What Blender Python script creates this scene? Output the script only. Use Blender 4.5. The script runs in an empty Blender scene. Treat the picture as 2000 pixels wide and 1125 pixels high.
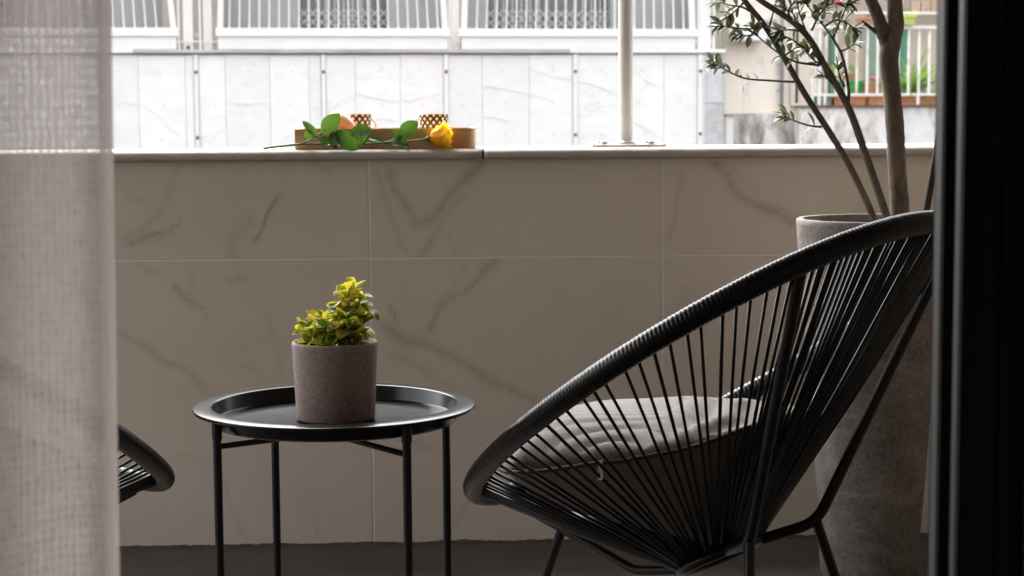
import bpy, bmesh, math, random
from mathutils import Vector, Matrix, noise
R = math.radians
rnd = random.Random(7)

# ------------------------------------------------------------------ camera
FPX, EYE = 3500.0, 0.985                      # focal length in pixels of a 2000 px wide frame, eye height
PITCH, YAW, ROLL = math.atan(342.5 / FPX), R(2.5), 0.006
FW = Vector((math.sin(YAW) * math.cos(PITCH), math.cos(YAW) * math.cos(PITCH), -math.sin(PITCH)))
RT0 = Vector((math.cos(YAW), -math.sin(YAW), 0))
UP0 = RT0.cross(FW)
RT = RT0 * math.cos(ROLL) - UP0 * math.sin(ROLL)
UP = UP0 * math.cos(ROLL) + RT0 * math.sin(ROLL)
CAM = Vector((0, 0, EYE))
scene = bpy.context.scene
col = scene.collection
cd = bpy.data.cameras.new('camera')
cam = bpy.data.objects.new('camera', cd); col.objects.link(cam)
M = Matrix((RT, UP, -FW)).transposed().to_4x4(); M.translation = CAM
cam.matrix_world = M
cd.sensor_width = 36; cd.lens = FPX / 2000 * 36
cd.clip_start = 0.05; cd.clip_end = 3000
cd.dof.use_dof = True; cd.dof.focus_distance = 2.95; cd.dof.aperture_fstop = 11
scene.camera = cam

# ------------------------------------------------------------------ light
SUN_EL, SUN_AZ = R(55), R(-32)                # sun high over the street, to the left of the view
w = bpy.data.worlds.new('World'); scene.world = w; w.use_nodes = True
nt = w.node_tree
bg = nt.nodes['Background']
sky = nt.nodes.new('ShaderNodeTexSky'); sky.sky_type = 'NISHITA'; sky.sun_disc = False
sky.sun_elevation = SUN_EL; sky.sun_rotation = SUN_AZ
sky.air_density = 1.0; sky.dust_density = 6.0; sky.ozone_density = 1.0
hs = nt.nodes.new('ShaderNodeHueSaturation'); hs.inputs['Saturation'].default_value = 0.18   # thin white cloud
nt.links.new(sky.outputs[0], hs.inputs['Color']); nt.links.new(hs.outputs[0], bg.inputs['Color'])
bg.inputs['Strength'].default_value = 0.15
sd = bpy.data.lights.new('sun', 'SUN'); sd.energy = 0.5; sd.angle = R(20); sd.color = (1, .96, .9)
sun = bpy.data.objects.new('sun', sd); col.objects.link(sun)
sdir = Vector((math.sin(SUN_AZ) * math.cos(SUN_EL), math.cos(SUN_AZ) * math.cos(SUN_EL), math.sin(SUN_EL)))
sun.rotation_euler = sdir.to_track_quat('Z', 'Y').to_euler()
sun.location = (-4, 8, 12)
vs = scene.view_settings
scene.display_settings.display_device = 'sRGB'
vs.view_transform = 'Standard'; vs.look = 'None'; vs.gamma = 1; vs.use_curve_mapping = False
vs.exposure = 2.62
scene.render.engine = 'CYCLES'
cy = scene.cycles
cy.use_denoising = True; cy.denoiser = 'OPENIMAGEDENOISE'
cy.max_bounces = 14; cy.diffuse_bounces = 8; cy.glossy_bounces = 4; cy.transmission_bounces = 6; cy.transparent_max_bounces = 16
cy.sample_clamp_indirect = 8; cy.caustics_reflective = False; cy.caustics_refractive = False

# ------------------------------------------------------------------ helpers
def ray(px, py): return FW + RT * ((px - 1000) / FPX) - UP * ((py - 562.5) / FPX)
def at(px, py, Y):
    r = ray(px, py); return CAM + r * (Y / r.y)

def link(o, parent=None):
    col.objects.link(o)
    if parent is not None:
        o.parent = parent
        if not parent.get('_local'):
            o.matrix_parent_inverse = Matrix.Translation(-Vector(parent.location)) if parent.parent is None else Matrix.Identity(4)
    return o
def mobj(name, verts, faces, mat=None, parent=None, smooth=False, uvs=None):
    me = bpy.data.meshes.new(name)
    me.from_pydata([tuple(v) for v in verts], [], faces)
    if smooth: me.polygons.foreach_set('use_smooth', [True] * len(me.polygons))
    if uvs:
        l = me.uv_layers.new(name='UVMap')
        for lp in me.loops: l.data[lp.index].uv = uvs[lp.vertex_index]
    if mat: me.materials.append(mat)
    me.update()
    return link(bpy.data.objects.new(name, me), parent)
def inst(name, me, parent=None):
    return link(bpy.data.objects.new(name, me), parent)
def tag(o, label=None, cat=None, group=None, kind=None):
    if label: o['label'] = label
    if cat: o['category'] = cat
    if group: o['group'] = group
    if kind: o['kind'] = kind
    return o
def empty(name, loc=(0, 0, 0), label=None, cat=None, group=None, local=False, rz=0):
    o = bpy.data.objects.new(name, None); col.objects.link(o)
    o.location = loc; o.empty_display_size = .05
    if local: o['_local'] = 1; o.rotation_euler.z = rz
    return tag(o, label, cat, group)

class G:                                     # collects shapes of one mesh
    def __init__(s): s.v = []; s.f = []
    def add(s, v, f):
        n = len(s.v); s.v += [tuple(p) for p in v]; s.f += [tuple(i + n for i in q) for q in f]; return s
    def box(s, x0, x1, y0, y1, z0, z1, b=0.0):
        if b <= 0:
            return s.add([(x0,y0,z0),(x1,y0,z0),(x1,y1,z0),(x0,y1,z0),(x0,y0,z1),(x1,y0,z1),(x1,y1,z1),(x0,y1,z1)],
                         [(3,2,1,0),(4,5,6,7),(0,1,5,4),(1,2,6,5),(2,3,7,6),(3,0,4,7)])
        bm = bmesh.new(); bmesh.ops.create_cube(bm, size=1)
        for v in bm.verts:
            v.co = Vector((x0 if v.co.x < 0 else x1, y0 if v.co.y < 0 else y1, z0 if v.co.z < 0 else z1))
        bmesh.ops.bevel(bm, geom=bm.edges[:], offset=b, segments=2, affect='EDGES', profile=.5)
        bm.verts.index_update()
        s.add([v.co[:] for v in bm.verts], [[v.index for v in f.verts] for f in bm.faces]); bm.free(); return s
    def tube(s, pts, r, n=8, caps=True, closed=False):
        pts = [Vector(p) for p in pts]; k = len(pts)
        rr = r if isinstance(r, (list, tuple)) else [r] * k
        V = []; nrm = None
        for i, p in enumerate(pts):
            if closed: t = (pts[(i + 1) % k] - pts[i - 1])
            else: t = pts[min(i + 1, k - 1)] - pts[max(i - 1, 0)]
            t.normalize()
            if nrm is None: nrm = t.orthogonal().normalized()
            else: nrm = (nrm - t * nrm.dot(t)).normalized()
            b = t.cross(nrm)
            for j in range(n):
                a = 2 * math.pi * j / n
                V.append(p + (nrm * math.cos(a) + b * math.sin(a)) * rr[i])
        Fc = []
        for i in range(k if closed else k - 1):
            i2 = (i + 1) % k
            for j in range(n):
                Fc.append((i * n + j, i * n + (j + 1) % n, i2 * n + (j + 1) % n, i2 * n + j))
        if caps and not closed:
            Fc.append(tuple(reversed(range(n)))); Fc.append(tuple((k - 1) * n + j for j in range(n)))
        return s.add(V, Fc)
    def lathe(s, prof, n=48, c=(0, 0, 0)):
        V = []; Fc = []; k = len(prof)
        for r, z in prof:
            for j in range(n):
                a = 2 * math.pi * j / n
                V.append((c[0] + r * math.cos(a), c[1] + r * math.sin(a), c[2] + z))
        for i in range(k - 1):
            for j in range(n):
                Fc.append((i * n + j, i * n + (j + 1) % n, (i + 1) * n + (j + 1) % n, (i + 1) * n + j))
        if prof[0][0] > 0: Fc.append(tuple(reversed(range(n))))
        if prof[-1][0] > 0: Fc.append(tuple((k - 1) * n + j for j in range(n)))
        return s.add(V, Fc)
    def build(s, name, mat, parent=None, smooth=False, auto=None):
        o = mobj(name, s.v, s.f, mat, parent, smooth or bool(auto))
        if auto:
            bm = bmesh.new(); bm.from_mesh(o.data)
            for e in bm.edges:
                if len(e.link_faces) == 2 and e.calc_face_angle(0) > R(auto): e.smooth = False
            bm.to_mesh(o.data); bm.free()
        return o
def smooth_path(pts, sub=6):
    P = [Vector(p) for p in pts]; out = []
    for i in range(len(P) - 1):
        a, b = P[i], P[i + 1]; pa = P[i - 1] if i else a * 2 - b; pb = P[i + 2] if i + 2 < len(P) else b * 2 - a
        for k in range(sub):
            t = k / sub
            out.append(.5 * ((2 * a) + (b - pa) * t + (2 * pa - 5 * a + 4 * b - pb) * t * t + (-pa + 3 * a - 3 * b + pb) * t ** 3))
    out.append(P[-1]); return out

# ------------------------------------------------------------------ materials
class N:
    def __init__(s, name):
        s.m = bpy.data.materials.new(name); s.m.use_nodes = True
        s.t = s.m.node_tree; s.p = s.t.nodes['Principled BSDF']; s.out = s.t.nodes['Material Output']
    def n(s, t, **kw):
        x = s.t.nodes.new('ShaderNode' + t)
        for k, v in kw.items():
            if k in x.inputs.keys(): x.inputs[k].default_value = v
            else: setattr(x, k, v)
        return x
    def l(s, a, b): s.t.links.new(a, b); return s
    def coord(s, kind='Object', scale=(1, 1, 1), rot=(0, 0, 0), rand=0.0):
        c = s.n('TexCoord'); mp = s.n('Mapping'); mp.inputs['Scale'].default_value = scale; mp.inputs['Rotation'].default_value = rot
        s.l(c.outputs[kind], mp.inputs['Vector'])
        if rand:
            oi = s.n('ObjectInfo'); mu = s.n('Math', operation='MULTIPLY'); s.l(oi.outputs['Random'], mu.inputs[0]); mu.inputs[1].default_value = rand
            s.l(mu.outputs[0], mp.inputs['Location'])
        return mp.outputs[0]
    def noise(s, vec, scale, detail=5, rough=.55, dist=0):
        x = s.n('TexNoise'); x.inputs['Scale'].default_value = scale; x.inputs['Detail'].default_value = detail
        x.inputs['Roughness'].default_value = rough; x.inputs['Distortion'].default_value = dist
        if vec is not None: s.l(vec, x.inputs['Vector'])
        return x.outputs['Fac']
    def ramp(s, fac, stops):
        x = s.n('ValToRGB'); e = x.color_ramp.elements
        while len(e) < len(stops): e.new(.5)
        for i, (p, c) in enumerate(stops):
            e[i].position = p; e[i].color = (*c, 1) if len(c) == 3 else c
        s.l(fac, x.inputs[0]); return x.outputs[0]
    def mathn(s, op, a, b=None, c=None, clamp=False):
        x = s.n('Math', operation=op, use_clamp=clamp)
        for i, q in enumerate((a, b, c)):
            if q is None: continue
            if isinstance(q, (int, float)): x.inputs[i].default_value = q
            else: s.l(q, x.inputs[i])
        return x.outputs[0]
    def mix(s, fac, a, b, bt='MIX'):
        x = s.n('MixRGB', blend_type=bt)
        for i, q in enumerate((fac, a, b)):
            if isinstance(q, (int, float)): x.inputs[i].default_value = q
            elif isinstance(q, tuple): x.inputs[i].default_value = (*q, 1)
            else: s.l(q, x.inputs[i])
        return x.outputs[0]
    def bump(s, h, strength=.2, dist=.002):
        b = s.n('Bump'); b.inputs['Strength'].default_value = strength; b.inputs['Distance'].default_value = dist
        s.l(h, b.inputs['Height']); s.l(b.outputs[0], s.p.inputs['Normal']); return s
    def color(s, c):
        if isinstance(c, tuple): s.p.inputs['Base Color'].default_value = (*c, 1)
        else: s.l(c, s.p.inputs['Base Color'])
        return s
    def rough(s, r, spec=.5, metal=0):
        if isinstance(r, (int, float)): s.p.inputs['Roughness'].default_value = r
        else: s.l(r, s.p.inputs['Roughness'])
        s.p.inputs['Specular IOR Level'].default_value = spec; s.p.inputs['Metallic'].default_value = metal; return s

def mottled(name, c0, c1, scale=8, rough=.7, bump=.15, spec=.4, rand=0, bd=.002, fine=None, metal=0, lo=.3, hi=.7):
    m = N(name); v = m.coord('Object', rand=rand)
    f = m.noise(v, scale, 6, .6)
    c = m.ramp(f, [(lo, c0), (hi, c1)])
    if fine:
        g = m.noise(v, fine, 2, .5); c = m.mix(.35, c, m.ramp(g, [(.35, tuple(.75 * x for x in c0)), (.65, tuple(min(1, 1.15 * x) for x in c1))]))
        m.bump(g, bump, bd)
    else: m.bump(f, bump, bd)
    m.color(c).rough(rough, spec, metal); return m.m

MAT = {}
def mat_tile():
    m = N('marble_tile'); v = m.coord('Object')
    base = m.ramp(m.noise(v, 3.5, 5, .6), [(.3, (.70, .625, .54)), (.7, (.77, .69, .60))])
    at_ = m.n('Attribute', attribute_name='vein'); 
    warp = m.noise(v, 22, 7, .72, .6)
    f = m.mathn('POWER', at_.outputs['Fac'], 3.6)
    f = m.mathn('MULTIPLY', f, m.mathn('MULTIPLY_ADD', warp, 4.2, -1.55, clamp=True))
    soft = m.mathn('MULTIPLY', m.mathn('MULTIPLY', at_.outputs['Fac'], m.mathn('MULTIPLY_ADD', m.noise(v, 9, 4, .6), 1.8, -.30, clamp=True)), .55)
    base = m.mix(soft, base, (.38, .30, .20))
    base = m.mix(m.mathn('MULTIPLY', f, .9, clamp=True), base, (.27, .20, .125))
    sp = m.noise(v, 420, 2, .5)
    base = m.mix(.07, base, m.ramp(sp, [(.4, (.3, .28, .25)), (.6, (.9, .88, .85))]))
    m.color(base).rough(.38, .45).bump(m.noise(v, 60, 4, .5), .05, .001); return m.m
MAT['tile'] = mat_tile()
MAT['grout'] = mottled('pale_grout', (.82, .77, .70), (.90, .85, .78), 40, .85)
MAT['mortar'] = mottled('dark_mortar', (.048, .040, .035), (.085, .072, .063), 30, .9, .4)
def mat_coping():
    m = N('coping_marble'); v = m.coord('Object', rand=5)
    f = m.noise(v, 5, 6, .65, 1.2)
    c = m.ramp(f, [(.25, (.32, .27, .225)), (.45, (.50, .46, .415)), (.75, (.55, .51, .465))])
    m.color(c).rough(.75, .3).bump(m.noise(v, 25, 4, .6), .25, .004); return m.m
MAT['coping'] = mat_coping()
def mat_floor():
    m = N('dark_concrete_floor'); v = m.coord('Object')
    c = m.ramp(m.noise(v, 2.2, 7, .65), [(.3, (.050, .042, .036)), (.5, (.072, .060, .052)), (.72, (.105, .09, .08))])
    c = m.mix(.3, c, m.ramp(m.noise(v, 90, 3, .6), [(.35, (.035, .03, .026)), (.65, (.13, .112, .10))]))
    m.color(c).rough(m.mathn('MULTIPLY_ADD', m.noise(v, 6, 4), .3, .4), .4).bump(m.noise(v, 45, 5), .15, .002); return m.m
MAT['floor'] = mat_floor()
MAT['plaster_in'] = mottled('balcony_render', (.245, .205, .17), (.285, .24, .20), 3, .9, .1)
MAT['ceiling_in'] = mottled('balcony_ceiling_paint', (.66, .575, .485), (.72, .635, .54), 3, .9, .1)
MAT['facade_dark'] = mottled('dark_facade_render', (.20, .17, .14), (.24, .205, .17), 3, .9, .1)
MAT['room'] = mottled('room_paint', (.16, .15, .14), (.20, .19, .18), 3, .9, .05)
MAT['black_metal'] = mottled('black_powder_coat', (.006, .006, .0065), (.010, .010, .011), 60, .42, .06, .32, fine=900, bd=.0003)
def mat_cord():
    m = N('black_pvc_cord'); m.color((.004, .0036, .0036)).rough(.30, .24); return m.m
MAT['cord'] = mat_cord()
MAT['tray_metal'] = mottled('dark_tray_metal', (.006, .0063, .0072), (.010, .0103, .012), 8, .21, .02, .24, fine=1400, bd=.0002)
def mat_frame(name, a):
    m = N(name); v = m.coord('Object'); m.color(m.ramp(m.noise(v, 12, 5), [(.3, (a, a, a)), (.7, (a * 1.4, a * 1.35, a * 1.3))])).rough(.5, .4); return m.m
MAT['frame_dark'] = mat_frame('dark_aluminium', .010)
MAT['frame_lit'] = mat_frame('aluminium_painted_light', .032)  # lighter copy of the dark frame, daylight on its side faces painted in
def mat_cushion():
    m = N('grey_linen'); u = m.coord('Object')
    w1 = m.n('TexWave', wave_type='BANDS', bands_direction='X'); w1.inputs['Scale'].default_value = 260; w1.inputs['Distortion'].default_value = 1.5
    w2 = m.n('TexWave', wave_type='BANDS', bands_direction='Y'); w2.inputs['Scale'].default_value = 260; w2.inputs['Distortion'].default_value = 1.5
    m.l(u, w1.inputs['Vector']); m.l(u, w2.inputs['Vector'])
    h = m.mathn('ADD', w1.outputs['Fac'], w2.outputs['Fac'])
    c = m.ramp(m.noise(u, 9, 5), [(.3, (.17, .156, .148)), (.7, (.21, .193, .184))])
    c = m.mix(.25, c, m.ramp(m.noise(u, 300, 2), [(.35, (.15, .137, .13)), (.65, (.38, .355, .34))]))
    m.color(c).rough(.9, .2).bump(h, .25, .0006)
    m.p.inputs['Sheen Weight'].default_value = .25; return m.m
MAT['cushion'] = mat_cushion()
MAT['piping'] = mottled('dark_piping', (.03, .028, .027), (.05, .047, .045), 40, .8)
MAT['brass'] = mottled('brass_pull', (.60, .46, .32), (.70, .56, .42), 60, .35, .05, .5, metal=.2)
def mat_stonepot():
    m = N('speckled_stone_pot'); v = m.coord('Object')
    c = m.ramp(m.noise(v, 10, 5), [(.3, (.31, .245, .215)), (.7, (.38, .30, .265))])
    g = m.noise(v, 330, 3, .7)
    c = m.mix(.55, c, m.ramp(g, [(.38, (.18, .142, .122)), (.5, (.34, .275, .245)), (.66, (.58, .50, .46))]))
    m.color(c).rough(.85, .25).bump(g, .35, .0012); return m.m
MAT['stonepot'] = mat_stonepot()
MAT['soil'] = mottled('dark_soil', (.02, .014, .010), (.06, .04, .028), 60, .95, 1.0, .2, bd=.01)
def mat_concretepot():
    m = N('weathered_cement_pot'); v = m.coord('Object'); v2 = m.coord('Object', (3, 3, 9))
    c = m.ramp(m.noise(v, 5, 7, .7, .6), [(.30, (.055, .045, .038)), (.5, (.165, .143, .127)), (.72, (.42, .385, .35))])
    c = m.mix(.45, c, m.ramp(m.noise(v2, 3, 6, .7), [(.36, (.085, .072, .062)), (.55, (.20, .178, .16)), (.70, (.46, .425, .395))]))
    c = m.mix(.3, c, m.ramp(m.noise(v, 120, 4, .6), [(.35, (.10, .09, .08)), (.65, (.36, .33, .31))]))
    m.color(c).rough(.85, .3).bump(m.noise(v, 55, 6, .65), .4, .004); return m.m
MAT['concretepot'] = mat_concretepot()
def mat_bark(name, c0, c1, c2):
    m = N(name); v = m.coord('Object', (30, 30, 9))
    f = m.noise(v, 1.6, 6, .65, .5)
    c = m.ramp(f, [(.3, c0), (.52, c1), (.75, c2)])
    m.color(c).rough(.85, .25).bump(m.noise(v, 4, 5, .65), .5, .002); return m.m
MAT['bark'] = mat_bark('olive_bark', (.09, .070, .055), (.16, .128, .10), (.26, .215, .175))
MAT['twig'] = mat_bark('olive_twig_bark', (.085, .07, .055), (.135, .115, .09), (.20, .175, .14))
MAT['dark_twig'] = mat_bark('dark_stem_bark', (.03, .024, .02), (.05, .04, .034), (.08, .066, .056))
def leaf_mat(name, top, under, trans, rough=.45, var=.25, spec=.5, tw=.35):
    m = N(name); oi = m.n('ObjectInfo')
    h = m.n('HueSaturation'); m.l(m.mathn('MULTIPLY_ADD', oi.outputs['Random'], var * 2, 1 - var), h.inputs['Value'])
    m.l(m.mathn('MULTIPLY_ADD', oi.outputs['Random'], .03, .485), h.inputs['Hue'])
    geo = m.n('NewGeometry'); 
    uv = m.n('UVMap'); sx = m.n('SeparateXYZ'); m.l(uv.outputs[0], sx.inputs[0])
    rib = m.mathn('LESS_THAN', m.mathn('ABSOLUTE', m.mathn('SUBTRACT', sx.outputs[0], .5)), .035)
    c = m.mix(geo.outputs['Backfacing'], top, under)
    c = m.mix(m.mathn('MULTIPLY', rib, .5), c, tuple(min(1, q * 2.0) for q in top))
    m.l(c, h.inputs['Color'])
    m.color(h.outputs[0]).rough(rough, spec)
    tr = m.n('BsdfTranslucent'); h2 = m.mix(1.0, h.outputs[0], trans, 'MULTIPLY'); tr.inputs['Color'].default_value = (*trans, 1)
    mx = m.n('MixShader'); mx.inputs[0].default_value = tw
    m.l(m.p.outputs[0], mx.inputs[1]); m.l(tr.outputs[0], mx.inputs[2]); m.l(mx.outputs[0], m.out.inputs['Surface'])
    return m.m
MAT['olive_leaf'] = leaf_mat('olive_leaf', (.070, .090, .050), (.27, .28, .225), (.12, .16, .055), .34, .4, .5, .26)
MAT['rose_leaf'] = leaf_mat('rose_leaf', (.030, .066, .020), (.055, .09, .04), (.075, .165, .018), .38, .45, .5, .35)
MAT['palm_leaf'] = leaf_mat('palm_leaf', (.09, .17, .04), (.12, .2, .06), (.25, .42, .06), .5, .3, .4, .4)
def mat_varieg():
    m = N('variegated_leaf'); oi = m.n('ObjectInfo')
    uv = m.n('UVMap'); sx = m.n('SeparateXYZ'); m.l(uv.outputs[0], sx.inputs[0])
    a = m.mathn('ABSOLUTE', m.mathn('MULTIPLY_ADD', sx.outputs[0], 2, -1))
    mp = m.n('Mapping'); mp.inputs['Scale'].default_value = (1.2, 2.2, 1); m.l(uv.outputs[0], mp.inputs[0]); 
    m.l(m.mathn('MULTIPLY', oi.outputs['Random'], 60), mp.inputs['Location'])
    nz = m.noise(mp.outputs[0], 3.2, 4, .6)
    e = m.mathn('ADD', a, m.mathn('MULTIPLY_ADD', nz, 1.1, -.55))
    th = m.mathn('MULTIPLY_ADD', oi.outputs['Random'], -.8, .76)
    f = m.mathn('MULTIPLY', m.mathn('SUBTRACT', e, th), 7, clamp=True)
    green = m.mix(m.noise(mp.outputs[0], 6, 3), (.06, .13, .018), (.17, .28, .035))
    r2 = m.mathn('FRACT', m.mathn('MULTIPLY', oi.outputs['Random'], 17.3))
    yel = m.mix(r2, (.80, .70, .09), (.84, .80, .42))
    c = m.mix(f, green, yel)
    m.color(c).rough(.35, .5)
    tr = m.n('BsdfTranslucent'); m.l(m.mix(f, (.16, .30, .02), (.75, .60, .04)), tr.inputs['Color'])
    mx = m.n('MixShader'); mx.inputs[0].default_value = .5
    m.l(m.p.outputs[0], mx.inputs[1]); m.l(tr.outputs[0], mx.inputs[2]); m.l(mx.outputs[0], m.out.inputs['Surface'])
    return m.m
MAT['varieg'] = mat_varieg()
MAT['green_stem'] = mottled('green_stem', (.07, .10, .03), (.12, .16, .05), 60, .5)
def mat_petal():
    m = N('yellow_petal'); uv = m.n('UVMap'); sx = m.n('SeparateXYZ'); m.l(uv.outputs[0], sx.inputs[0])
    c = m.ramp(sx.outputs[1], [(0, (.50, .36, .03)), (.3, (.74, .42, .008)), (.8, (.84, .55, .012)), (1, (.90, .66, .05))])
    m.color(c).rough(.5, .3); tr = m.n('BsdfTranslucent'); tr.inputs['Color'].default_value = (.95, .60, .015, 1)
    mx = m.n('MixShader'); mx.inputs[0].default_value = .45
    m.l(m.p.outputs[0], mx.inputs[1]); m.l(tr.outputs[0], mx.inputs[2]); m.l(mx.outputs[0], m.out.inputs['Surface']); return m.m
MAT['petal'] = mat_petal()
def mat_bamboo():
    m = N('bamboo_wood'); v = m.coord('Object', (4, 40, 70))
    c = m.ramp(m.noise(v, 1.2, 5, .6), [(.3, (.52, .32, .155)), (.6, (.62, .405, .215)), (.8, (.70, .49, .29))])
    m.color(c).rough(.45, .4); return m.m
MAT['bamboo'] = mat_bamboo()
def mat_cup():
    m = N('diamond_pattern_cup'); uv = m.n('UVMap'); sx = m.n('SeparateXYZ'); m.l(uv.outputs[0], sx.inputs[0])
    a = m.mathn('MULTIPLY', sx.outputs[0], 14); b = m.mathn('MULTIPLY', sx.outputs[1], 4.2)
    p = m.mathn('FRACT', m.mathn('ADD', a, b)); q = m.mathn('FRACT', m.mathn('SUBTRACT', a, b))
    def d(x): return m.mathn('ABSOLUTE', m.mathn('SUBTRACT', x, .5))
    mxd = m.mathn('MAXIMUM', d(p), d(q))
    f = m.mathn('LESS_THAN', mxd, .27)
    core = m.mathn('LESS_THAN', mxd, .14)
    c = m.mix(f, (.045, .022, .014), (.76, .72, .62)); c = m.mix(core, c, (.70, .62, .46))
    rim = m.mathn('GREATER_THAN', sx.outputs[1], .975); c = m.mix(rim, c, (.75, .72, .66))
    m.color(c).rough(.22, .5); return m.m
MAT['cup'] = mat_cup()
MAT['porcelain'] = mottled('white_porcelain', (.72, .69, .64), (.76, .73, .68), 10, .25, .02)
def mat_bread():
    m = N('glazed_bread'); v = m.coord('Generated'); sx = m.n('SeparateXYZ'); m.l(v, sx.inputs[0])
    o = m.coord('Object')
    z = m.mathn('ADD', sx.outputs[2], m.mathn('MULTIPLY_ADD', m.noise(o, 60, 4), .35, -.17))
    c = m.ramp(z, [(.30, (.12, .028, .018)), (.46, (.24, .075, .045)), (.55, (.56, .30, .20)), (.85, (.66, .38, .25)), (.97, (.72, .42, .12))])
    m.color(c).rough(.45, .4).bump(m.noise(o, 120, 4), .3, .002); return m.m
MAT['bread'] = mat_bread()
MAT['white_paint'] = mottled('white_paint', (.74, .72, .695), (.80, .78, .755), 3, .5, .05, rand=9)
MAT['pole_paint'] = mottled('pole_paint', (.62, .60, .57), (.68, .66, .63), 9, .42, .05)
MAT['galv'] = mottled('galvanised_steel', (.42, .41, .40), (.52, .51, .50), 20, .45, .1, metal=.6)
def mat_slab():
    m = N('white_marble_slab'); v = m.coord('Object', rand=31); oi = m.n('ObjectInfo')
    tone = m.ramp(oi.outputs['Random'], [(0, (.745, .73, .71)), (.35, (.79, .77, .745)), (.7, (.79, .75, .71)), (1, (.72, .70, .675))])
    vn = m.noise(m.coord('Object', (1.2, 1.2, 4.5), (0, R(-14), 0), rand=31), 1.1, 5, .55, .5)
    ln = m.mathn('ABSOLUTE', m.mathn('SUBTRACT', vn, .5))
    f = m.mathn('SUBTRACT', 1, m.mathn('MULTIPLY', ln, 45), clamp=True)
    c = m.mix(m.mathn('MULTIPLY', f, m.mathn('MULTIPLY_ADD', m.noise(v, .9, 2), 1.6, -.55, clamp=True)), tone, (.60, .54, .50))
    c = m.mix(.18, c, m.ramp(m.noise(v, 6, 6, .65), [(.3, (.55, .54, .55)), (.65, (.88, .87, .86))]))
    m.color(c).rough(.45, .4); return m.m
MAT['slab'] = mat_slab()
MAT['slab_grey'] = mottled('grey_marble_slab', (.42, .415, .41), (.60, .595, .585), 5, .5, .1, rand=17, lo=.35, hi=.65)
MAT['crack'] = mottled('rusty_vein', (.58, .50, .435), (.72, .66, .60), 7, .8)
MAT['rust'] = mottled('rusty_bolt', (.10, .05, .03), (.18, .10, .07), 40, .8)
MAT['cap_grey'] = mottled('weathered_cap', (.30, .27, .265), (.52, .49, .48), 1.6, .6, .1)
MAT['shutter'] = mottled('grey_shutter', (.33, .33, .32), (.42, .42, .41), 1.5, .6, .05)
MAT['recess'] = mottled('recess_render', (.34, .30, .27), (.42, .38, .345), 3, .9)
MAT['joint_pale'] = mottled('pale_joint', (.52, .48, .44), (.60, .56, .52), 5, .9)
MAT['glass_dark'] = mottled('dark_glazing', (.20, .20, .21), (.27, .27, .29), 3, .3, 0, .5)
def mat_oldplaster(name, stops, dirt, sc=1.6, thr=(.45, .7)):
    m = N(name); v = m.coord('Object'); v2 = m.coord('Object', (2.2, 2.2, .8))
    c = m.ramp(m.noise(v, sc, 6, .65), stops)
    d = m.ramp(m.noise(v2, 2.4, 7, .72, .3), [(thr[0], (0, 0, 0)), (thr[1], (1, 1, 1))])
    c = m.mix(d, c, dirt)
    m.color(c).rough(.9, .2).bump(m.noise(v, 14, 6), .4, .02); return m.m
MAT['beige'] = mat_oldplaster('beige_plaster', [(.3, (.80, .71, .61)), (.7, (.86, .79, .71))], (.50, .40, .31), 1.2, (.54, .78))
MAT['beige_shade'] = mottled('beige_painted_shade', (.40, .36, .30), (.50, .455, .39), 1.5, .9)  # darker beige, the shade inside the balcony is put into the colour
MAT['stained'] = mat_oldplaster('stained_plaster', [(.35, (.40, .37, .345)), (.6, (.70, .66, .62))], (.20, .18, .155), 3.2, (.46, .64))
MAT['stained_pale'] = mat_oldplaster('stained_pale_plaster', [(.35, (.62, .58, .55)), (.6, (.78, .75, .72))], (.34, .29, .25), 1.8, (.50, .66))
MAT['pipe_grey'] = mottled('grey_pipe', (.30, .32, .34), (.38, .40, .42), 10, .5)
MAT['pipe_dark'] = mottled('dark_pipe', (.07, .065, .06), (.11, .10, .095), 10, .6)
def mat_rustrail():
    m = N('white_paint_rusting'); v = m.coord('Object', rand=23)
    d = m.ramp(m.noise(v, 5, 5, .7), [(.50, (0, 0, 0)), (.68, (1, 1, 1))])
    m.color(m.mix(d, (.78, .76, .73), (.60, .40, .26))).rough(.6, .3); return m.m
MAT['rustrail'] = mat_rustrail()
MAT['green_paint'] = mottled('green_paint', (.05, .19, .13), (.08, .25, .17), 8, .5)
MAT['green_glass'] = mottled('green_door', (.16, .24, .20), (.24, .32, .27), 6, .4)
MAT['terracotta'] = mottled('terracotta', (.42, .20, .11), (.55, .29, .17), 14, .85, .1, rand=7)
MAT['grass_green'] = mottled('green_planter', (.03, .24, .07), (.06, .33, .10), 20, .6)
MAT['corrugated'] = mottled('tan_sheet', (.46, .34, .25), (.56, .43, .33), 4, .6)
MAT['magenta'] = mottled('magenta_cloth', (.42, .06, .17), (.50, .09, .22), 9, .8)
MAT['flower'] = mottled('pink_flower', (.65, .14, .20), (.75, .22, .28), 30, .6)
MAT['lime'] = mottled('lime_tub', (.45, .50, .12), (.55, .58, .2), 20, .6)
MAT['asphalt'] = mottled('asphalt', (.045, .045, .045), (.06, .06, .06), 3, .9)
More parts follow.
